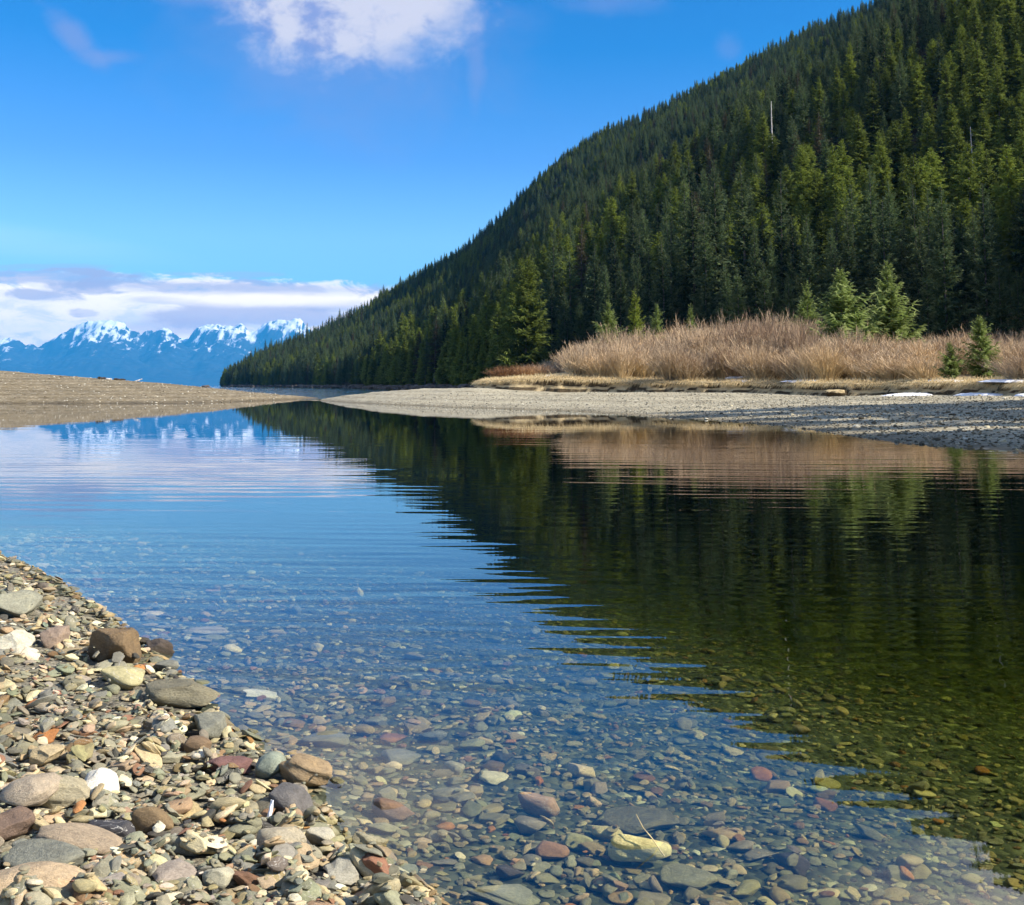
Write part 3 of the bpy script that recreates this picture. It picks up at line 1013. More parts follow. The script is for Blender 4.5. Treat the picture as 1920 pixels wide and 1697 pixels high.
KIND = []   # (kind name, crown mesh, trunk mesh, joined mesh object, height)
spec = [('spruce_tree', 'spruce', dict(H=25, R=3.6, droop=0.30, lift=0.22, ragged=0.28, blade=0.34, hang=0.35)),
        ('spruce_tree', 'spruce', dict(H=27, R=3.2, droop=0.35, lift=0.28, ragged=0.34, blade=0.34, hang=0.45, bare=0.12)),
        ('spruce_tree', 'spruce', dict(H=22, R=3.9, droop=0.22, lift=0.2, ragged=0.25, blade=0.36, hang=0.3)),
        ('spruce_tree', 'spruce', dict(H=24, R=2.6, droop=0.4, lift=0.2, ragged=0.4, blade=0.4, hang=0.5, step=0.5, bare=0.18)),
        ('hemlock_tree', 'hemlock', dict(H=22, R=3.7, droop=0.12, lift=0.0, ragged=0.24, blade=0.42, wid=0.4, hang=0.2, shape=0.7)),
        ('hemlock_tree', 'hemlock', dict(H=25, R=3.4, droop=0.08, lift=-0.05, ragged=0.28, blade=0.42, wid=0.4, hang=0.25, shape=0.75)),
        ('hemlock_tree', 'hemlock', dict(H=19, R=3.8, droop=0.1, lift=0.0, ragged=0.22, blade=0.44, wid=0.4, hang=0.2, shape=0.65)),
        ('grey_conifer', 'greybrown', dict(H=23, R=2.7, droop=0.25, lift=0.1, ragged=0.4, blade=0.34, wid=0.26, hang=0.4, step=0.55, bare=0.2)),
        ('grey_conifer', 'greybrown', dict(H=20, R=3.2, droop=0.1, lift=0.0, ragged=0.35, blade=0.4, wid=0.3, hang=0.3, shape=0.7, step=0.5))]
for i, (nm, mk, kw) in enumerate(spec):
    V, Fc, tp, tv, tf = conifer(100 + i, **kw)
    cme = mesh_np(nm + '_crown', V, Fc, attrs={'tip': tp})
    cme.materials.append(M[mk])
    tme = mesh_np(nm + '_trunk', tv, tf, True)
    tme.materials.append(M['bark'])
    tf3 = np.concatenate([tf[:, [0, 1, 2]], tf[:, [0, 2, 3]]])
    jme = mesh_np(nm + '_far', np.concatenate([V, tv]), np.concatenate([Fc, tf3 + len(V)]), attrs={'tip': np.r_[tp, np.zeros(len(tv))]})
    jme.materials.append(M[mk])
    jme.materials.append(M['bark'])
    jme.polygons.foreach_set('material_index', np.r_[np.zeros(len(Fc), np.int32), np.ones(len(tf3), np.int32)])
    KIND.append((nm, cme, tme, bpy.data.objects.new(nm + '_far', jme), kw['H']))

sv, sf = snag(299, 21.0)
sme = mesh_np('dead_tree_snag', sv, sf, True)
sme.materials.append(M['pale_wood'])
KIND.append(('dead_tree', None, sme, bpy.data.objects.new('dead_tree_far', sme), 21.0))
# where the forest stands
gt = np.random.default_rng(11)
cand = []
for _ in range(1):
    n = 240000
    a_ = gt.uniform(math.atan(-0.31), rad(80), n)
    r_ = np.sqrt(gt.uniform(40.0 ** 2, 1120.0 ** 2, n))
    x, y = r_ * np.sin(a_), r_ * np.cos(a_)
    z, s = hill_z(x, y)
    u = x / y
    YR = np.interp(u, uu, yr_)
    ok = (s > 1.0) & (y < YR + 12) & (u < np.where(y < 200, 3.5, 0.62)) & ((u < 0.62) | (s < 60))
    x, y, z, s = x[ok], y[ok], z[ok], s[ok]
cell = {}
tx = []
for i in range(len(x)):
    sp = 2.4 + 0.7 * vnoise(np.array([x[i] * 0.02]), np.array([y[i] * 0.02]), 91)[0]
    key = (int(x[i] // 4.5), int(y[i] // 4.5))
    bad = False
    for p_ in (-1, 0, 1):
        for q_ in (-1, 0, 1):
            for j in cell.get((key[0] + p_, key[1] + q_), ()):
                if (x[i] - x[j]) ** 2 + (y[i] - y[j]) ** 2 < sp * sp:
                    bad = True
                    break
            if bad:
                break
        if bad:
            break
    if not bad:
        cell.setdefault(key, []).append(i)
        tx.append(i)
tx = np.array(tx)
TX, TY, TZ_, TS = x[tx], y[tx], z[tx], s[tx]
nT = len(TX)
blk = vnoise(TX * 0.018, TY * 0.018, 93) + 0.28 * gt.normal(size=nT)
blk = blk + 0.20 * sstep(TY, 420, 160) - 0.25 * sstep(TY, 400, 600)
TK = np.where(blk > 0.12, gt.choice([4, 5, 6], nT), np.where(gt.random(nT) < 0.13, gt.choice([7, 8], nT), gt.choice([0, 1, 2, 3], nT)))
TK = np.where((TS < 13) & (TY < 220), np.where(TK > 3, TK % 4, TK), TK)  # dark spruce swapped in along the forest foot, standing in for shade there
TK = np.where(gt.random(nT) < 0.0003, 9, TK)
TSC = np.clip(gt.normal(0.84, 0.24, nT), 0.35, 1.35) * np.interp(TY, [150, 500, 1000], [1.0, 0.82, 0.72])
TSC *= np.where(TS < 8, 0.85, 1.0) * np.interp(TS, [0, 25, 80, 250], [0.92, 0.72, 0.60, 0.58])
for (a0, b0, k0, s0) in ((34, 13, 0, 1.0), (37, 18, 5, 1.1), (33.5, 22, 1, 1.05), (39, 25, 2, 1.1), (36, 30, 0, 1.1), (41, 33, 4, 1.1), (38, 38, 1, 1.0), (44, 41, 5, 1.1), (40, 10, 2, 1.1)):
    TX, TY, TZ_, TS = np.r_[TX, a0], np.r_[TY, b0], np.r_[TZ_, float(bank_z(np.array([a0]), np.array([b0]))[0])], np.r_[TS, 5]
    TK, TSC, nT = np.r_[TK, k0], np.r_[TSC, s0], nT + 1
# off the frame's right edge stands the open timber whose shade falls over the beach
kh = np.array([k[4] for k in KIND])
app = kh[TK] * TSC / TY
inview = (TX / TY > -0.31) & (TX / TY < 0.455)
rank = np.argsort(-(app * inview))
near_ids = set(rank[:285].tolist())
LAND_T = [(1575, 'rising behind the full bushy young spruce'), (1664, 'rising behind the open pointed young spruce'), (1505, 'rising behind the thin grey green young spruce'), (1836, 'rising behind the slender young spruce by the snow'),
          (1140, 'at the forest edge behind the rounded left end of the thicket'), (1400, 'at the forest edge behind the highest part of the thicket'), (1294, 'rising behind the narrow little young spruce'), (1905, 'at the forest edge by the right margin of the photo')]
tpx = 960 + F * TX / TY
own_label = {}
for px_l, txt in LAND_T:
    c_ = [i for i in near_ids if abs(tpx[i] - px_l) < 22 and i not in own_label and TK[i] != 9]
    if c_:
        b_ = min(c_, key=lambda i: TY[i])
        own_label[b_] = {'spruce_tree': 'dark green spruce ', 'hemlock_tree': 'yellow green hemlock ', 'grey_conifer': 'thin greyish conifer '}[KIND[TK[b_]][0]] + txt
TREE_LABEL = {'spruce_tree': ('dark blue green spruce in the dense forest on the slope', 'spruces on the near hillside', 'spruce'),
              'hemlock_tree': ('yellow green feathery hemlock in the dense forest on the slope', 'hemlocks on the near hillside', 'hemlock'),
              'grey_conifer': ('thin grey brown conifer among greener trees on the slope', 'greyish conifers on the near hillside', 'conifer')}


def plant(name, cme, tme, loc, sc, rz, label, cat, group=None, wide=1.0):
    e = obj(name, None, loc=loc, label=label, category=cat, group=group)
    e.rotation_euler = (0, 0, rz)
    e.scale = (sc * wide, sc * wide, sc)
    obj('trunk', tme, None, e)
    obj('crown', cme, None, e)
    return e


far_i = []
for i in range(nT):
    if i in near_ids:
        nm, cme, tme, _, _ = KIND[TK[i]]
        if nm == 'dead_tree':
            e = obj(nm, tme, None, loc=(TX[i], TY[i], TZ_[i] - 0.3), label='grey bare snag standing among the living conifers of the slope', category='dead tree', group='snags in the forest')
            e.scale = (TSC[i],) * 3
            continue
        lb, gp, ct = TREE_LABEL[nm]
        lb = own_label.get(i, lb)
        plant(nm, cme, tme, (TX[i], TY[i], TZ_[i] - 0.3), TSC[i], gt.random() * 6.28, lb, ct, gp, 0.72 + 0.25 * gt.random())
    else:
        far_i.append(i)
far_i = np.array(far_i)
nf = len(far_i)
wd = 0.74 + 0.3 * gt.random(nf)
forest = scatter('forest', np.c_[TX[far_i], TY[far_i], TZ_[far_i] - 0.3], np.c_[TSC[far_i] * wd, TSC[far_i] * wd, TSC[far_i]],
                 np.c_[gt.normal(0, 0.02, nf), gt.normal(0, 0.02, nf), gt.random(nf) * 6.28], TK[far_i], [k[3] for k in KIND], kind='stuff')

# the big spruce that stands forward of the wood, beside the thicket's end
V, Fc, tp, tv, tf = conifer(207, H=25, R=4.8, droop=0.3, lift=0.3, ragged=0.3, blade=0.3, hang=0.5, nodes=11, nbr=8, step=0.4, bare=0.05, shape=0.75)
cme = mesh_np('big_spruce_crown', V, Fc, attrs={'tip': tp}); cme.materials.append(M['hemlock'])
tme = mesh_np('big_spruce_trunk', tv, tf, True); tme.materials.append(M['bark'])
b_ = at_dist(985, 716, 205)
plant('spruce_tree', cme, tme, (b_[0], b_[1], 1.2), 0.93, 1.0, 'large broad olive green spruce standing forward of the forest behind the grassy point', 'spruce')
# dead grey snags with pale trunks
for sd_i, (px, py0, py1, lb) in enumerate(((1820, 238, 290, 'bleached dead snag with stubby side branches, right of the two snags on the slope'),
                                           (1446, 190, 262, 'bare pale snag rising high on the slope, left of the two snags'))):
    Y = 120.0
    rb = ray(px, py1)
    while Y < 900 and hill_z(np.array([rb[0] / rb[1] * Y]), np.array([Y]))[0][0] < CAMH + rb[2] / rb[1] * Y - 12.0:
        Y += 4.0
    hz_, s_ = hill_z(np.array([(px - 960) / F * Y]), np.array([Y]))
    p1 = at_dist(px, py0, Y)
    v, f = snag(300 + sd_i, float(p1[2] - hz_[0]))
    e = obj('dead_tree', mesh_np('dead_tree', v, f, True), M['pale_wood'], loc=(p1[0], Y, float(hz_[0])), label=lb, category='dead tree')

# young spruces among the bare shrubs: pixel x, foot row, top row, distance, half width in px
ys_spec = [(1575, 722, 504, 90, 62, 'full bushy young spruce, tallest of those in the brown thicket'),
           (1664, 722, 490, 97, 52, 'open pointed young spruce with spreading lower limbs, right of the bushiest one'),
           (1511, 712, 526, 99, 30, 'thin grey green young spruce close beside the bushiest one in the thicket'),
           (1836, 712, 590, 66, 33, 'slender young spruce with a bare leader at the thicket edge by the snow'),
           (1780, 712, 640, 66, 24, 'short dark young spruce at the foot of the slender one by the snow'),
           (1140, 716, 560, 104, 28, 'young spruce behind the rounded left end of the thicket'),
           (1229, 716, 566, 104, 20, 'small pointed young spruce behind the thicket, between two others'),
           (1294, 716, 568, 103, 15, 'narrow little young spruce poking out of the thicket, right of two others'),
           (1191, 716, 540, 122, 20, 'yellowish narrow young conifer in shade behind the thicket')]
for i, (px, py0, py1, Y, hw, lb) in enumerate(ys_spec):
    top_ = at_dist(px, py1, Y)
    z0 = float(bank_z(np.array([top_[0]]), np.array([Y]))[0])
    H = top_[2] - z0
    R = hw / F * Y * 1.05
    V, Fc, tp, tv, tf = conifer(400 + i, H=H, R=R, bare=0.03, step=0.022 * H + 0.06, nbr=8, shape=0.92 if i != 1 else 1.05, droop=-0.12, lift=0.22 if i != 1 else 0.35, nodes=11, blade=0.34, wid=0.40, hang=0.1, ragged=0.3)
    cme = mesh_np('young_crown', V, Fc, attrs={'tip': tp})
    cme.materials.append(M['hemlock'] if i == 8 else M['young'])
    tme = mesh_np('young_trunk', tv, tf, True)
    tme.materials.append(M['bark'])
    plant('young_spruce', cme, tme, (top_[0], Y, z0), 1.0, 0.0, lb, 'spruce', 'young spruces around the thicket')


# ------------------------------------------------------------------ bare shrubs
def bush(seed, H, R, nst=170, ntw=13):
    g = np.random.default_rng(seed)
    tri, tip = [], []
    for k in range(nst):
        a_ = g.random() * 6.28
        o_ = math.sqrt(g.random())
        sp = o_ * R
        hh = H * (1.0 - 0.38 * o_ ** 2) * (0.72 + 0.33 * g.random())
        b0 = np.array([math.cos(a_), math.sin(a_), 0]) * 0.45 * R * o_ * g.random()
        d_ = np.array([math.cos(a_), math.sin(a_), 0])
        ss = np.linspace(0, 1, 4)
        wv_ = g.normal(0, 0.06, (4, 3)) * H * 0.4
        wv_[0] = 0
        C = b0 + d_ * (sp * (0.75 * ss + 0.25 * ss ** 2))[:, None] + np.array([0, 0, 1]) * (hh * (1.25 * ss - 0.25 * ss ** 2))[:, None] + wv_
        ph = g.random() * 6.28
        W = np.array([math.cos(ph), math.sin(ph), 0]) * (0.011 + 0.009 * g.random()) * (2.3 if g.random() < 0.12 else 1.0)
        wd_ = np.array([1.3, 1.0, 0.7, 0.3])
        for j in range(3):
            a0, a1, b0_, b1 = C[j] - W * wd_[j], C[j] + W * wd_[j], C[j + 1] - W * wd_[j + 1], C[j + 1] + W * wd_[j + 1]
            tri += [(a0, a1, b1), (a0, b1, b0_)]
            h0, h1 = ss[j], ss[j + 1]
            tip += [(h0, h0, h1), (h0, h1, h1)]
        for j in range(ntw):
            f = 0.25 + 0.72 * g.random()
            i0 = min(2, int(f * 3))
            p_ = C[i0] + (C[i0 + 1] - C[i0]) * (f * 3 - i0)
            q_ = d_ * 0.25 + g.normal(size=3) * 0.42 + np.array([0, 0, 0.85])
            l_ = H * 0.2 * (1.15 - f * 0.6) * (0.6 + 0.7 * g.random())
            e_ = p_ + q_ * l_
            ph = g.random() * 6.28
            W2 = np.array([math.cos(ph), math.sin(ph), 0]) * (0.008 + 0.006 * g.random())
            tri.append((p_ - W2, p_ + W2, e_))
            tip.append((f, f, min(1, f + 0.3)))
    V = np.array(tri).reshape(-1, 3)
    return mesh_np('bare_shrub', V, np.arange(len(V)).reshape(-1, 3), attrs={'tip': np.array(tip).reshape(-1)})


BUSH = []
for k in range(6):
    bme = bush(500 + k, 3.0, 1.7)
    bme.materials.append(M['twig'])
    BUSH.append(bme)
gb = np.random.default_rng(23)
toprow = ([1000, 1030, 1060, 1100, 1150, 1250, 1300, 1400, 1500, 1550, 1640, 1750, 1850, 1930, 2100], [700, 672, 652, 632, 618, 612, 602, 588, 588, 602, 624, 624, 622, 628, 630])
n_b = 0
for row, (dY, npx) in enumerate(((4.5, 34), (9.5, 36), (15.0, 38), (22.0, 40), (29.0, 40))):
    for k in range(npx):
        px = 1066 + (1990 - 1066) * (k + gb.random() * 0.9) / npx
        Y = float(np.interp(px, [p[0] for p in TOPP], [p[2] for p in TOPP])) + dY + gb.normal(0, 1.2)
        if px < 1090 + row * 12 and row > 2:
            continue
        if row > 0 and px > 1120 and gb.random() < 0.10:
            continue
        tr_ = np.interp(px, *toprow)
        zt = at_dist(px, tr_, Y)[2]
        xw = (px - 960) / F * Y
        z0 = float(bank_z(np.array([xw]), np.array([Y]))[0])
        hfull = zt - z0
        if Y < 74 and 1745 < px < 1880 and row < 2:
            continue
        hgt = hfull * (0.70, 0.86, 0.97, 1.0, 1.0)[row] * (0.70 + 0.42 * gb.random())
        if row == 0:
            hgt *= 0.8 + 0.25 * gb.random()
        if px < 1110:
            hgt = hfull * (0.92 + 0.12 * gb.random())
        e = obj('bare_shrub', BUSH[gb.integers(6)], None, loc=(xw, Y, z0 - 0.05), label='leafless pinkish brown shrub massed in the thicket along the far bank', category='shrub', group='bare shrubs of the thicket')
        sc = hgt / 3.0
        wd_ = (1.0 + 0.4 * gb.random()) * (0.75 + 0.25 * sc)
        e.scale = (wd_, wd_, sc)
        e.rotation_euler = (0, 0, gb.random() * 6.28)
        e.color = (1, 1, 1, 1)
        n_b += 1
shr = [o for o in S.objects if o.get('category') == 'shrub']
for px_l, txt in ((1045, 'outermost bare shrub at the rounded left end of the thicket'), (1500, 'bare shrub standing behind the left half of the long white snow patch'), (1735, 'bare shrub directly left of the short dark young spruce'),
                  (1892, 'bare shrub directly right of the slender young spruce by the snow'), (1390, 'bare shrub directly behind the bleached driftwood log'), (1620, 'front bare shrub between the straw coloured one and the open pointed spruce')):
    b_ = min((o for o in shr if o.location.y < 90 and o['label'].startswith('leafless')), key=lambda o: abs(960 + F * o.location.x / o.location.y - px_l) + 0.6 * o.location.y)
    b_['label'] = txt
for (px, h_, Y, co, lb) in ((945, 1.2, 92, (0.58, 0.44, 0.36, 1), 'low reddish bare shrub at the far left of the grassy point'), (978, 1.25, 93, (0.62, 0.49, 0.39, 1), 'low reddish bare shrub, second from the left on the grassy point'),
                            (1008, 1.3, 95, (0.85, 0.75, 0.72, 1), 'sparse bare shrub between the low reddish ones and the thicket'),
                            (1545, 2.6, 74, (1.35, 1.3, 1.1, 1), 'straw coloured bare shrub in front of the bushiest young spruce')):
    xw = (px - 960) / F * Y
    z0 = float(bank_z(np.array([xw]), np.array([Y]))[0])
    e = obj('bare_shrub', BUSH[int(px) % 6], None, loc=(xw, Y, z0 - 0.05), label=lb, category='shrub')
    e.scale = (0.95, 0.95, h_ / 3.0)
    e.color = co
# dark brush along the forest edge, in shade
pts, scs = [], []
for k in range(420):
    f = gb.random()
    i0 = 4 + f * 3.6
    a0 = np.array(FOOT[int(i0)], float); a1 = np.array(FOOT[int(i0) + 1], float)
    q_ = a0 + (a1 - a0) * (i0 - int(i0)) + gb.normal(0, 6, 2)
    zz, _ = hill_z(np.array([q_[0]]), np.array([q_[1]]))
    pts.append((q_[0], q_[1], max(float(zz[0]), 2.0) - 0.1)); scs.append(0.9 + 0.8 * gb.random())
scs = np.array(scs)
protos = [bpy.data.objects.new('brush', b_) for b_ in BUSH]
scatter('undergrowth', np.array(pts), np.c_[scs * 1.3, scs * 1.3, scs], np.c_[scs * 0, scs * 0, gb.random(len(scs)) * 6.28], gb.integers(0, 6, len(scs)), protos, kind='stuff')

# ------------------------------------------------------------------ dry grass on the bank
gg = np.random.default_rng(31)


def blades(P, Ln, D, wid):
    """bent blades: two triangles and a tip each"""
    n = len(P)
    ph = gg.random(n) * 6.28
    W = np.c_[np.cos(ph), np.sin(ph), np.zeros(n)] * wid[:, None]
    mid_ = P + D * (Ln * 0.55)[:, None] + np.c_[np.zeros((n, 2)), Ln * 0.28]
    end = P + D * (Ln * 1.05)[:, None] + np.c_[np.zeros((n, 2)), Ln * 0.12]
    V = np.stack([P - W, P + W, mid_ - W * 0.7, mid_ + W * 0.7, end], 1).reshape(-1, 3)
    b = np.arange(n)[:, None] * 5
    Fc = np.concatenate([b + [0, 1, 3], b + [0, 3, 2], b + [2, 3, 4]])
    tip = np.tile([0, 0, 0.5, 0.5, 1.0], n)
    rn = np.repeat(gg.random(n), 5)
    return V, Fc, tip, rn


nbl = 46000
iu = gg.integers(40, len(L) - 90, nbl)
off = np.abs(gg.normal(0, 1.0, nbl)) * gg.choice([0.15, 0.6, 3.0], nbl) - 0.1
P = np.c_[L[iu, :2] + NB[iu] * off[:, None] + T[iu] * gg.uniform(-0.1, 0.1, nbl)[:, None], L[iu, 2] + np.interp(off, [-0.1, 0, 0.16, 0.6, 1.6, 4, 9], [-0.08, -0.02, 0.02, 0.05, 0.09, 0.19, 0.44])]
lipf = np.exp(-np.maximum(off, 0) / 0.35)
D = np.c_[-NB[iu] * (lipf * 0.9)[:, None], -0.75 * lipf + (1 - lipf) * 0.45] + gg.normal(0, 0.38, (nbl, 3)) * [1, 1, 0.5]
V, Fc, tip, rn = blades(P, gg.uniform(0.18, 0.45, nbl), D, gg.uniform(0.008, 0.02, nbl))
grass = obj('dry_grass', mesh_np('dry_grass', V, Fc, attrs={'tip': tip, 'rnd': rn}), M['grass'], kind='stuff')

# ------------------------------------------------------------------ stones
_ico = {}


def ico(sub):
    if sub not in _ico:
        import bmesh
        bm = bmesh.new()
        bmesh.ops.create_icosphere(bm, subdivisions=sub, radius=1.0)
        v = np.array([x_.co[:] for x_ in bm.verts])
        f = np.array([[q_.index for q_ in p_.verts] for p_ in bm.faces])
        bm.free()
        _ico[sub] = (v, f)
    return _ico[sub]


def stone_mesh(seed, sub=3, facets=9, soft=0.35, rough=0.05, name='stone'):
    """a pebble in the unit ball: a sphere cut by random planes whose edges are worn round"""
    g = np.random.default_rng(seed)
    v, f = ico(sub)
    p_ = v.copy()
    p_[:, 0] *= 1 + 0.1 * g.normal()
    for k in range(facets):
        n_ = g.normal(size=3)
        n_ /= np.linalg.norm(n_)
        d_ = g.uniform(0.45, 0.9)
        ex = np.maximum(0, p_ @ n_ - d_)
        p_ -= n_ * (ex * (1 - soft * 0.5))[:, None]
    ph = g.random(3) * 10
    for fr_, am in ((1.7, rough), (4.3, rough * 0.45), (9.0, rough * 0.22)):
        dsp = np.sin(p_[:, 0] * fr_ * 2 + ph[0] + 1.3 * np.sin(p_[:, 1] * fr_ + ph[2])) * np.sin(p_[:, 1] * fr_ * 2.2 + ph[1]) + np.sin(p_[:, 2] * fr_ * 2.1 + ph[2] + p_[:, 0] * fr_)
        p_ += v * (dsp * am)[:, None]
    lo, hi = p_.min(0), p_.max(0)
    p_ = (p_ - (lo + hi) / 2) / ((hi - lo) / 2)
    return mesh_np(name, p_, f, True)


ROUND = [stone_mesh(600 + k, 3, 7, 0.9, 0.03) for k in range(8)]
ANG = [stone_mesh(640 + k, 3, 17, 0.04, 0.035) for k in range(8)]
SM = ROUND + ANG
for me_ in SM:
    me_.materials.append(M['stone_obj'])
SMI = []
for me_ in SM:
    c_ = me_.copy()
    c_.materials.clear()
    c_.materials.append(M['stone_inst'])
    SMI.append(bpy.data.objects.new('stone', c_))
PAL = np.array([(.26, .265, .20), (.32, .31, .25), (.235, .25, .225), (.47, .40, .27), (.64, .57, .41), (.76, .72, .60), (.24, .165, .095), (.27, .15, .105), (.42, .20, .08), (.075, .075, .072), (.35, .31, .19), (.42, .31, .215), (.17, .17, .14)])
PW = np.array([.19, .17, .13, .13, .085, .035, .04, .025, .012, .04, .11, .04, .06])
PW = PW / PW.sum()

HM_X0, HM_Y0, HM_R = -7.0, 1.6, 0.01
hmx = np.arange(HM_X0, 6.0, HM_R)
hmy = np.arange(HM_Y0, 12.0, HM_R)
QX, QY = np.meshgrid(hmx, hmy, indexing='ij')
# bilinear ground from a coarse evaluation
cxs, cys = np.arange(HM_X0 - 0.1, 6.2, 0.05), np.arange(HM_Y0 - 0.1, 12.2, 0.05)
CX, CY = np.meshgrid(cxs, cys, indexing='ij')
CZ, CL, CD = near_ground(CX, CY)
CSD = np.where(CL, CD, -CD)


def coarse(A, x, y):
    fx, fy = (x - cxs[0]) / 0.05, (y - cys[0]) / 0.05
    i, j = np.clip(fx.astype(int), 0, len(cxs) - 2), np.clip(fy.astype(int), 0, len(cys) - 2)
    fx, fy = fx - i, fy - j
    return (A[i, j] * (1 - fx) + A[i + 1, j] * fx) * (1 - fy) + (A[i, j + 1] * (1 - fx) + A[i + 1, j + 1] * fx) * fy


HM = coarse(CZ, QX, QY)
HM0 = HM.copy()
TAKEN = np.zeros(HM.shape, bool)


def settle(x, y, a, b, c, yaw, sink, tilt, g, hero=False, lid=None):
    """rest an ellipsoidal stone on what lies below it; returns its centre and rotation, or None"""
    r = max(a, b)
    i0, i1 = int((x - r - HM_X0) / HM_R), int((x + r - HM_X0) / HM_R) + 1
    j0, j1 = int((y - r - HM_Y0) / HM_R), int((y + r - HM_Y0) / HM_R) + 1
    if i0 < 0 or j0 < 0 or i1 >= HM.shape[0] or j1 >= HM.shape[1]:
        return None
    X, Y = QX[i0:i1 + 1, j0:j1 + 1] - x, QY[i0:i1 + 1, j0:j1 + 1] - y
    cs, sn = math.cos(yaw), math.sin(yaw)
    U, W = (X * cs + Y * sn) / a, (-X * sn + Y * cs) / b
    rr = U * U + W * W
    msk = rr < 1
    if msk.sum() < 1:
        msk = rr <= rr.min() + 1e-9
    if not hero and TAKEN[i0:i1 + 1, j0:j1 + 1][rr < 0.7].mean() > 0.15 if (rr < 0.7).any() else False:
        return None
    hz = HM[i0:i1 + 1, j0:j1 + 1]
    h = hz[msk]
    mean = h.mean()
    gx_ = gy_ = 0.0
    if msk.sum() > 6:
        xx, yy = X[msk], Y[msk]
        vx, vy = (xx * xx).mean() + 1e-9, (yy * yy).mean() + 1e-9
        gx_, gy_ = ((h - mean) * xx).mean() / vx, ((h - mean) * yy).mean() / vy
    gx_, gy_ = np.clip(gx_, -0.6, 0.6) + g.normal(0, tilt), np.clip(gy_, -0.6, 0.6) + g.normal(0, tilt)
    zc = mean + c * (1 - sink)
    if lid is not None and zc + c + 0.3 * a * (abs(gx_) + abs(gy_)) > lid:
        return None
    nrm_ = Vector((-gx_, -gy_, 1)).normalized()
    xa = Vector((cs, sn, 0))
    xa = (xa - nrm_ * xa.dot(nrm_)).normalized()
    ya = nrm_.cross(xa)
    Rm = Matrix((xa, ya, nrm_)).transposed()
    topz = zc + X * gx_ + Y * gy_ + c * np.sqrt(np.clip(1 - rr, 0, 1))
    hz[msk] = np.maximum(hz[msk], topz[msk])
    if hero:
        TAKEN[i0:i1 + 1, j0:j1 + 1] |= rr < 0.85
    return (x, y, zc), Rm.to_euler()


gs = np.random.default_rng(77)


def hero(px, py, wpx, hpx, col, label, zf=0.5, ang=True, yaw=None, sink=0.25, tilt=0.05, sub=4, rough=0.05, lift=0.0, name='rock', seed=None):
    p_ = on_plane(px, py + hpx * 0.15, 0.0)
    lift = 0.018 if (px, py) == (1200, 1616) else lift
    for _ in range(8):
        z_ = float(coarse(CZ, np.array(p_[0]), np.array(p_[1])))
        p_ = on_plane(px, py + hpx * 0.15, z_)
    dist = math.hypot(p_[1], CAMH - z_)
    sn_ = (CAMH - z_) / dist
    a = wpx / F * dist / 2
    hw = hpx / F * dist / 2
    c = max(a * 2 * zf / 2, 0.012)
    c = min(c, hw * 1.0)
    b = np.clip((hw - c * 0.75 * math.sqrt(1 - sn_ ** 2)) / sn_, 0.5 * a, 1.5 * a)
    if yaw is None:
        yaw = gs.normal(0, 0.12)
    r_ = settle(p_[0], p_[1], a, b, c, yaw, sink, tilt, gs, True)
    if r_ is None:
        return None
    sdd = seed or int(px * 7 + py)
    me_ = stone_mesh(sdd, sub, 15 if ang else 10, 0.12 if ang else 0.5, rough, name)
    me_.materials.append(M['stone_obj'])
    o = obj(name, me_, None, loc=(r_[0][0], r_[0][1], r_[0][2] + lift), label=label, category='rock')
    o.rotation_euler = r_[1]
    o.scale = (a, b, c)
    o.color = tuple(col) + (1,)
    return o


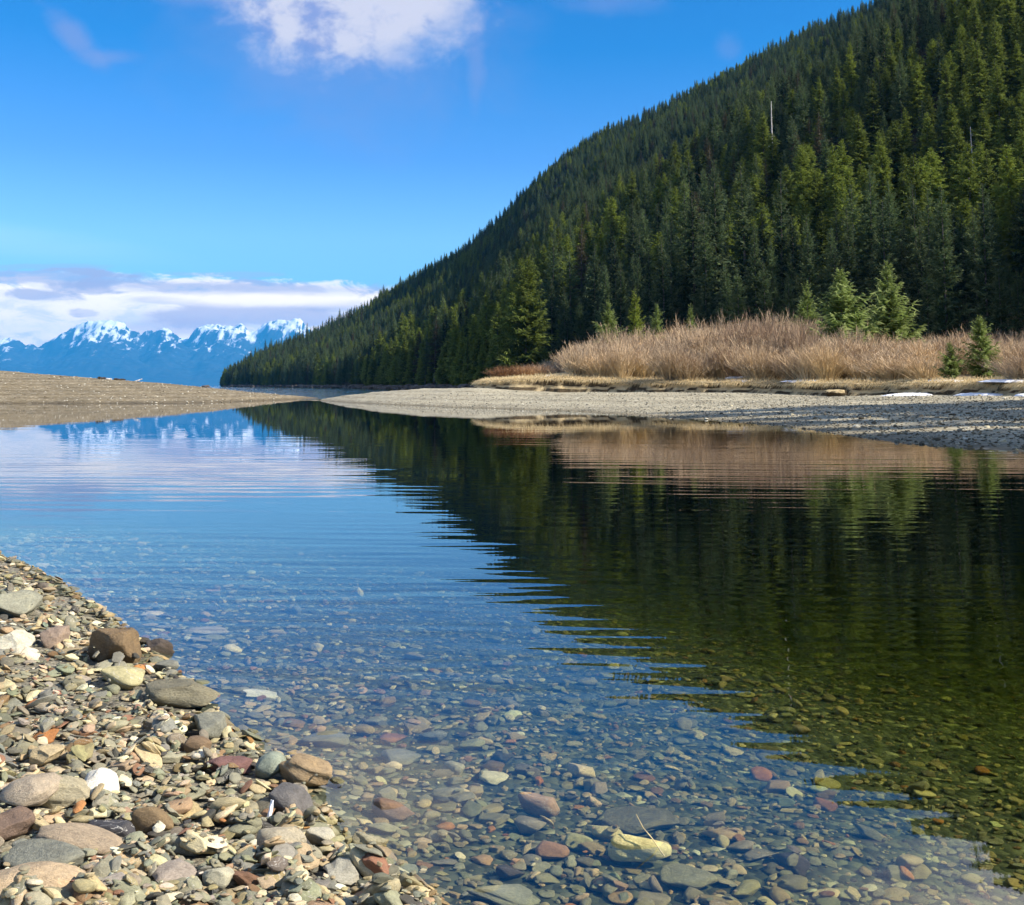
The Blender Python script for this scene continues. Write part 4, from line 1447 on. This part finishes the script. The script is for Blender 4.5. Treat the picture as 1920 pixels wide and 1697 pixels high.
HERO = [
    (215, 1226, 92, 84, (.20, .135, .07), 'brown angular boulder, tallest rock along the pebble shore', .72, True, 0.2),
    (228, 1279, 74, 46, (.50, .44, .23), 'rounded cream yellow stone leaning below the brown boulder', .5, False, None),
    (335, 1310, 140, 54, (.22, .195, .125), 'long olive grey slab at the water edge below the brown boulder', .3, True, -0.25),
    (578, 1455, 104, 66, (.36, .255, .14), 'jagged tan rock jutting into the shallow water', .5, True, -0.3),
    (547, 1516, 80, 50, (.17, .155, .14), 'smooth dark grey oval stone beside the white feather', .55, False, None),
    (505, 1449, 56, 42, (.30, .33, .25), 'pale green banded stone left of the jagged tan rock', .7, False, None),
    (184, 1481, 62, 62, (.82, .76, .62), 'brightest white stone with a pointed top on the pebbles', .7, True, None),
    (118, 1493, 100, 58, (.42, .36, .23), 'buff stone touching the brightest white stone', .45, True, None),
    (55, 1500, 92, 62, (.46, .37, .26), 'pinkish lumpy conglomerate stone left of the buff one', .5, False, None),
    (84, 1618, 132, 76, (.23, .225, .17), 'large flat grey green stone overlapping a pinkish slab', .3, False, None),
    (150, 1588, 150, 52, (.42, .32, .21), 'pinkish tan slab behind the large flat grey green stone', .3, False, -0.2),
    (52, 1690, 190, 76, (.48, .355, .22), 'large orange tan stone with dark stains in the bottom corner', .4, False, None),
    (203, 1569, 98, 36, (.075, .07, .072), 'long black slate leaning over pebbles', .35, True, -0.35),
    (287, 1551, 72, 42, (.24, .165, .085), 'smooth brown loaf shaped stone right of the black slate', .6, False, -0.15),
    (30, 1142, 82, 70, (.30, .29, .21), 'big grey green boulder at the far end of the shore', .6, True, None),
    (30, 1215, 74, 56, (.62, .57, .42), 'craggy cream rock below the big grey green boulder', .6, True, None),
    (98, 1203, 50, 40, (.34, .25, .18), 'squarish pinkish brown rock beside the craggy cream one', .8, True, None),
    (430, 1440, 54, 46, (.20, .105, .09), 'dark reddish purple rock among grey pebbles', .55, True, -0.6),
    (388, 1373, 62, 50, (.24, .235, .18), 'blocky grey green rock at the water edge, below the long slab', .7, True, None),
    (331, 1397, 33, 40, (.25, .20, .135), 'upright brown grey cobble left of the blocky one', .9, False, None),
    (371, 1407, 46, 34, (.23, .155, .09), 'rounded chocolate brown cobble below the blocky rock', .7, False, None),
    (526, 1597, 82, 58, (.42, .36, .25), 'striped tan cobble with a rust coloured piece at its foot', .65, False, None),
    (470, 1612, 38, 36, (.36, .17, .06), 'knobbly rust orange lump left of the striped cobble', .8, True, None),
    (410, 1655, 52, 44, (.50, .46, .32), 'cream rounded cobble above the bottom edge', .7, False, None),
    (460, 1660, 50, 26, (.22, .12, .07), 'red brown brick shaped stone beside the cream cobble', .6, True, 0.1),
    (600, 1575, 58, 36, (.55, .50, .37), 'pale cream stone below the dark oval stone', .5, False, -0.3),
    (640, 1640, 66, 46, (.43, .40, .31), 'grey buff stone leaning up at the shore edge', .5, True, -0.5),
    (690, 1598, 60, 36, (.46, .42, .28), 'knobbly yellow cream stone half out of the water', .6, True, None),
    (300, 1224, 62, 28, (.10, .078, .062), 'dark brown wet rock at the water edge right of the boulder', .5, True, -0.2),
    (312, 1255, 42, 22, (.23, .225, .18), 'grey pebble mound stone lapped by water near the dark wet rock', .6, False, None),
    (82, 1424, 56, 44, (.50, .39, .22), 'warm buff angular stone above the pinkish conglomerate', .6, True, None),
    (20, 1560, 70, 62, (.20, .135, .095), 'dark maroon pitted rock at the left edge', .7, True, None),
    (330, 1640, 74, 50, (.40, .33, .26), 'pink grey flattened cobble among blue grey pebbles', .4, True, -0.2),
    (1200, 1616, 104, 40, (.86, .79, .40), 'pale yellow stone gleaming in the shallows near the twig', .42, False, 0.0),
    (1010, 1523, 72, 36, (.50, .33, .20), 'orange brown round stone under the clear water', .5, False, None),
    (490, 1305, 66, 18, (.85, .83, .76), 'white pointed flat stone under water near the slab', .2, True, 0.15),
    (945, 1684, 124, 44, (.30, .31, .23), 'large grey green slab under water at the bottom edge', .2, True, 0.05),
    (1292, 1655, 92, 46, (.34, .33, .22), 'wide olive stone under water near the pale yellow one', .3, False, None),
    (1200, 1545, 130, 50, (.20, .19, .125), 'broad dark olive slab under water behind the twig', .18, True, 0.0),
    (1035, 1605, 58, 34, (.38, .22, .13), 'rust brown stone under water, left of the pale yellow one', .5, False, None),
    (1085, 1588, 50, 24, (.50, .48, .25), 'small olive yellow stone under water above the pale yellow one', .5, False, None),
    (735, 1530, 76, 30, (.30, .20, .15), 'pinkish brown stone under water near the shore edge', .4, False, None),
    (722, 1560, 60, 20, (.38, .37, .25), 'pale olive flat stone under water below the pinkish brown one', .3, False, None),
    (848, 1447, 42, 24, (.45, .43, .32), 'pale round stone under water standing out in dark ones', .5, False, None),
    (605, 1393, 90, 28, (.24, .24, .18), 'broad grey stone under water off the jagged tan rock', .3, False, None),
    (750, 1425, 70, 34, (.30, .30, .24), 'light grey flat stone under water left of the pale round one', .3, False, None),
    (386, 1187, 84, 14, (.50, .44, .38), 'long pinkish pale stone under water far along the shore', .2, True, 0.0),
]
for h_ in HERO:
    hero(h_[0], h_[1], h_[2], h_[3], h_[4], h_[5], h_[6], h_[7], h_[8], sink=0.15 if h_[1] > 1250 and h_[0] > 700 else 0.28, rough=0.055 if h_[7] else 0.03)

# ordinary stones: sizes fall off with distance from the lens, the shore is piled two deep
stones = []


def fill(n, region, amin, amax, power, water_side):
    got = 0
    for _ in range(n):
        best = None
        for tr_i in range(3):
            Y = region[0] + (region[1] - region[0]) * gs.random() ** 1.25
            xm = 0.47 * Y
            x = gs.uniform(max(-xm, HM_X0 + 0.3), min(xm, 5.6))
            sdv = coarse(CSD, np.array(x), np.array(Y))
            if (sdv > 0.0) == water_side:
                continue
            i, j = int((x - HM_X0) / HM_R), int((Y - HM_Y0) / HM_R)
            if TAKEN[i, j]:
                continue
            d_ = HM[i, j] - HM0[i, j]
            if best is None or d_ < best[0]:
                best = (d_, x, Y, sdv)
        if best is None:
            continue
        _, x, Y, sdv = best
        a = amin * (amax / amin) ** (gs.random() ** power)
        if water_side:
            a *= 0.45 + 0.55 * math.exp(-abs(float(sdv)) / 2.2)
        yield x, Y, a, sdv


def make(n, region, amin, amax, power, water_side):
    out = sorted(fill(n, region, amin, amax, power, water_side), key=lambda q_: -q_[2] * gs.uniform(0.7, 1.3))
    for x, Y, a, sdv in out:
        b = a * gs.uniform(0.45, 0.95)
        c = a * gs.uniform(0.16, 0.46)
        yaw = gs.random() * 3.14
        r_ = settle(x, Y, a, b, c, yaw, 0.3, 0.16 if not water_side else 0.08, gs, False, None if not water_side or sdv > -0.07 else -0.008)
        if r_ is None:
            continue
        col = PAL[gs.choice(len(PAL), p=PW)] * gs.uniform(0.8, 1.2) * (1 + gs.normal(0, 0.04, 3))
        k_ = gs.integers(0, 8) if gs.random() < 0.25 else gs.integers(8, 16)
        stones.append((r_[0], r_[1], (a, b, c), np.clip(col * [1.14, 1.06, 0.90], 0.02, 0.9), k_, water_side, a / Y))


make(3600, (2.6, 9.5), 0.018, 0.058, 1.6, False)
make(2600, (2.6, 9.5), 0.012, 0.032, 1.4, False)
make(5200, (2.6, 9.5), 0.005, 0.014, 1.0, False)
make(2900, (2.6, 11.8), 0.024, 0.075, 2.0, True)
make(5200, (2.6, 11.5), 0.014, 0.034, 1.4, True)
make(6500, (2.6, 8.0), 0.006, 0.015, 1.0, True)
for side, par, nm in ((False, shore, 'pebble'), (True, lake_bed, 'stone')):
    L_ = sorted([s_ for s_ in stones if s_[5] == side], key=lambda s_: -s_[6])
    vis = [s_ for s_ in L_ if abs(s_[0][0] / s_[0][1]) < 0.45]
    big = vis[:296]
    ids = set(id(s_) for s_ in big)
    for s_ in big:
        o = obj(nm, SM[s_[4]], None, par, loc=s_[0])
        o.rotation_euler = s_[1]
        o.scale = s_[2]
        o.color = tuple(s_[3]) + (1,)
    rest = [s_ for s_ in L_ if id(s_) not in ids]
    scatter('gravel', np.array([s_[0] for s_ in rest]), np.array([s_[2] for s_ in rest]), np.array([s_[1][:] for s_ in rest]), np.array([s_[4] for s_ in rest], float), SMI,
            {'col': np.array([s_[3] for s_ in rest])}, par, kind='stuff')

# loose stones on the far beach and the sandbar
gf = np.random.default_rng(88)
n = 46000
f_ = gf.random(n)
x = gf.uniform(-10, 32, n); y = 20 + 62 * gf.random(n) ** 1.5
z = beach_z(x, y)
ok = inside(x, y, RPOLY) & (z > -0.12) & (np.abs(x / y) < 0.5)
x, y, z = x[ok], y[ok], z[ok]
k = len(x)
a = gf.uniform(0.02, 0.045, k) * (1 + (gf.random(k) < 0.08) * gf.random(k) * 1.8) * np.interp(y, [22, 45, 60], [1.0, 0.95, 0.85])
FPAL = np.array([(.24, .225, .17), (.34, .315, .24), (.42, .38, .29), (.64, .6, .48), (.12, .115, .09)])
scatter('gravel', np.c_[x, y, z + a * 0.2], np.c_[a, a * 0.8, a * 0.55], np.c_[gf.normal(0, 0.15, k), gf.normal(0, 0.15, k), gf.random(k) * 6.28], gf.integers(0, 16, k).astype(float), SMI,
        {'col': np.where((gf.random(k) < np.interp(y - 1.2 * (x - 10), [25, 60], [0.75, 0.0]))[:, None], np.array([(.10, .082, .05), (.17, .142, .088), (.24, .205, .13), (.56, .5, .34)])[gf.choice(4, k, p=[.4, .3, .2, .1])], FPAL[gf.choice(5, k, p=[.28, .3, .2, .1, .12])])}, beach, kind='stuff')
n = 2600
xi = gf.integers(0, len(bx), n); yi = gf.integers(0, 75, n)
zz = BZ[xi, yi]
ok = zz > -0.02
xi, yi, zz = xi[ok], yi[ok], zz[ok]
k = len(xi)
a = gf.uniform(0.03, 0.07, k)
scatter('gravel', np.c_[bx[xi] + gf.uniform(-.2, .2, k), by[yi] + gf.uniform(-.2, .2, k), zz + 0.01], np.c_[a, a, a * 0.6], np.c_[a * 0, a * 0, gf.random(k) * 6.28], gf.integers(0, 16, k).astype(float), SMI,
        {'col': np.array([(.2, .16, .11), (.34, .29, .2), (.68, .64, .52)])[gf.choice(3, k, p=[.4, .3, .3])]}, sandbar, kind='stuff')
# boulders along the foot of the headland
pts, scs = [], []
for k in range(700):
    i0 = 7.3 + 4.5 * gf.random() ** 0.8
    a0 = np.array(FOOT[int(i0)], float); a1 = np.array(FOOT[int(i0) + 1], float)
    q_ = a0 + (a1 - a0) * (i0 - int(i0)) + np.array([-1.0, -0.5]) * gf.uniform(0, 7)
    pts.append((q_[0], q_[1], gf.uniform(-0.2, 0.5))); scs.append(gf.uniform(0.4, 1.5))
scs = np.array(scs)
rp = []
for q_ in ANG:
    c_ = q_.copy(); c_.materials.clear(); c_.materials.append(M['rock'])
    rp.append(bpy.data.objects.new('boulder', c_))
scatter('shore_rocks', np.array(pts), np.c_[scs * 1.4, scs, scs * 0.8], np.c_[scs * 0, scs * 0, gf.random(len(scs)) * 6.28], gf.integers(0, 8, len(scs)).astype(float), rp, kind='stuff')
for (px, wpx, hh, lb) in ((368, 22, 0.9, 'low dark reef rock in the sea off the headland'), (391, 18, 1.3, 'pointed brown sea rock nearest the tip of the headland')):
    Y = 640.0
    me_ = stone_mesh(900 + px, 3, 13, 0.2, 0.08)
    me_.materials.append(M['rock'])
    o = obj('sea_rock', me_, None, loc=((px - 960) / F * Y, Y, 0.0), label=lb, category='rock')
    o.scale = (wpx / F * Y / 2, 2.0, hh)

# ------------------------------------------------------------------ snow patches, driftwood, twigs, feather


def patch_mesh(wx, wy, th, seed):
    g = np.random.default_rng(seed)
    nA_, nR_ = 30, 5
    th_ = np.linspace(0, 2 * math.pi, nA_, endpoint=False)
    ed = 1 + 0.12 * g.normal(size=nA_) + 0.30 * np.sin(th_ * 2 + g.random() * 6) + 0.16 * np.sin(th_ * 5 + g.random() * 6) + 0.1 * np.sin(th_ * 9 + g.random() * 6)
    vs = [(0, 0, th)]
    for k in range(1, nR_ + 1):
        r_ = k / nR_
        for q_, e_ in zip(th_, ed):
            vs.append((wx * r_ * e_ * math.cos(q_), wy * r_ * e_ * math.sin(q_), th * (1 - r_ ** 3) * g.uniform(0.6, 1.3) - (0.05 if k == nR_ else 0)))
    fs = []
    for q_ in range(nA_):
        fs.append((0, 1 + q_, 1 + (q_ + 1) % nA_, 1 + (q_ + 1) % nA_))
    for k in range(nR_ - 1):
        for q_ in range(nA_):
            a0 = 1 + k * nA_
            fs.append((a0 + q_, a0 + nA_ + q_, a0 + nA_ + (q_ + 1) % nA_, a0 + (q_ + 1) % nA_))
    me = bpy.data.meshes.new('snow_patch')
    me.from_pydata(vs, [], [tuple(dict.fromkeys(f)) for f in fs])
    me.polygons.foreach_set('use_smooth', np.ones(len(me.polygons), bool))
    return me


SNOW = [(1513, 715, 110, 1.4, 'top', 'long white snow patch on the dry grass below the straw shrub'), (1770, 716, 80, 0.8, 'top', 'thin snow strip on the bank before the short dark spruce'),
        (1900, 715, 110, 1.6, 'top', 'wide snow patch on the bank at the right edge'), (1390, 712, 60, 0.7, 'top', 'dull snow remnant on the bank under the thicket, left of the others'),
        (1720, 741, 118, 0.9, 'foot', 'long snow bank at the foot of the turf'), (1835, 740, 84, 1.1, 'foot', 'ridged snow heap at the foot of the turf near the right edge'), (1915, 744, 30, 0.6, 'foot', 'small snow remnant on dark gravel at the right edge')]
for i, (px, py, wpx, wy, where, lb) in enumerate(SNOW):
    Yt = float(np.interp(px, [p[0] for p in TOPP], [p[2] for p in TOPP]))
    Y = Yt + (2.6 if where == 'top' else -0.9)
    x_ = (px - 960) / F * Y
    z_ = float(bank_z(np.array([x_]), np.array([Y]))[0]) if where == 'top' else float(beach_z(np.array([x_]), np.array([Y]))[0])
    o = obj('snow_patch', patch_mesh(wpx / F * Y / 2, wy, 0.07 if where == 'top' else 0.10, 700 + i), M['snow'], loc=(x_, Y, z_ + 0.01), label=lb, category='snow')
    tg = np.array([TOP[6][0] - TOP[9][0], TOP[6][1] - TOP[9][1]])
    o.rotation_euler = (0.03, 0, -0.18 if px > 1500 else -0.1)


def log(px0, py0, px1, py1, Y, r, matk, lb, zoff=0.0, cat='driftwood'):
    a_, b_ = at_dist(px0, py0, Y), at_dist(px1, py1, Y + 0.3)
    mid_ = (a_ + b_) / 2
    n_ = 7
    P = [a_ + (b_ - a_) * k / (n_ - 1) - mid_ + np.array([0, 0.02 * math.sin(k * 2.1), 0.25 * r * math.sin(k * 1.7)]) for k in range(n_)]
    v, f = tube(P, r * np.array([0.7, 1, 1.05, 0.95, 0.85, 0.7, 0.4]), 7)
    capa, capb = list(range(6, -1, -1)), list(range((n_ - 1) * 7, n_ * 7))
    me = bpy.data.meshes.new('driftwood')
    me.from_pydata([tuple(q_) for q_ in v], [], [tuple(q_) for q_ in f] + [tuple(capa), tuple(capb)])
    me.materials.append(M[matk])
    return obj('driftwood', me, None, loc=mid_ + np.array([0, 0, zoff]), label=lb, category=cat)


log(183, 708.5, 201, 709.5, 101, 0.10, 'drift_dark', 'dark driftwood end on the sandbar crest, left of the white stick')
log(199, 710.5, 210, 710.5, 100, 0.07, 'pale_wood', 'short white stick on the sandbar crest between dark driftwood')
log(213, 711, 236, 712, 101, 0.09, 'drift_dark', 'dark driftwood piece on the sandbar crest, right of the white stick')
log(255, 714.5, 267, 710.5, 101, 0.05, 'pale_wood', 'pale stick slanting up from the sandbar crest against blue hills')
log(112, 707.5, 118, 708, 99, 0.08, 'drift_dark', 'small dark wood scrap near the left end of the sandbar crest')
log(1360, 710, 1408, 706, 79, 0.09, 'pale_wood', 'bleached driftwood log lying on the bank before the thicket')
log(1060, 712, 1090, 711, 86, 0.06, 'pale_wood', 'thin grey driftwood on the grassy point right of the white rock')
Y = 87.0
wr = stone_mesh(955, 3, 12, 0.2, 0.08)
wr.materials.append(M['stone_obj'])
p_ = at_dist(1028, 707, Y)
o = obj('rock', wr, None, loc=(p_[0], Y, p_[2] - 0.05), label='lone white rock on the dry grass of the far point', category='rock')
o.scale = (0.28, 0.25, 0.24)
o.color = (0.85, 0.84, 0.8, 1)
p_ = at_dist(1568, 738, 69)
wr2 = stone_mesh(957, 3, 12, 0.2, 0.08)
wr2.materials.append(M['turf'])
o = obj('turf_clod', wr2, None, loc=(p_[0], 69, p_[2] - 0.05), label='slumped brown clod of turf fallen from the bank onto gravel', category='clod')
o.scale = (0.75, 0.5, 0.3)


def stick(pts3, r0, r1, matk, name, lb, cat):
    pts3 = np.array(pts3, float)
    c_ = pts3.mean(0)
    v, f = tube(pts3 - c_, np.linspace(r0, r1, len(pts3)), 6)
    return obj(name, mesh_np(name, v, f, True), M[matk], loc=c_, label=lb, category=cat)


b0 = on_plane(1246, 1606, -0.02)
t0 = at_dist(1193, 1527, b0[1] + 0.05)
m0 = (b0 + t0) / 2 + np.array([-0.02, 0, 0.02])
stick([b0, m0 + (b0 - m0) * 0.4 + [0, 0, 0.004], m0, t0 + (m0 - t0) * 0.4, t0], 0.0020, 0.0008, 'straw', 'twig', 'thin straw coloured twig poking out of the shallows', 'twig')


def on_hm(px, py):
    q_ = on_plane(px, py, 0.0)
    for _ in range(8):
        i, j = int((q_[0] - HM_X0) / HM_R), int((q_[1] - HM_Y0) / HM_R)
        q_ = on_plane(px, py, HM[i, j])
    return q_


f0, f1 = on_hm(503, 1536), on_hm(506, 1532)
f1 = f0 + np.array([0.008, 0.01, 0.05])
stick([f0, (f0 + f1) / 2 + [0.002, 0, 0], f1], 0.0075, 0.005, 'snow', 'feather', 'small white feather standing against the dark oval stone', 'feather')
for (a_, b_, c_, d_, lb) in ((222, 1262, 236, 1222, 'dry stalk leaning on the brown boulder'),):
    q0 = on_hm(a_, b_)
    q1 = at_dist(c_, d_, q0[1] - 0.03)
    stick([q0 + [0, -0.05, 0.0], (q0 + q1) / 2 + [0, -0.04, 0], q1 + [0, -0.03, 0]], 0.002, 0.001, 'pale_wood', 'dry_stalk', lb, 'stalk')
print('trees', nT, 'shrubs', n_b, 'stones', len(stones))
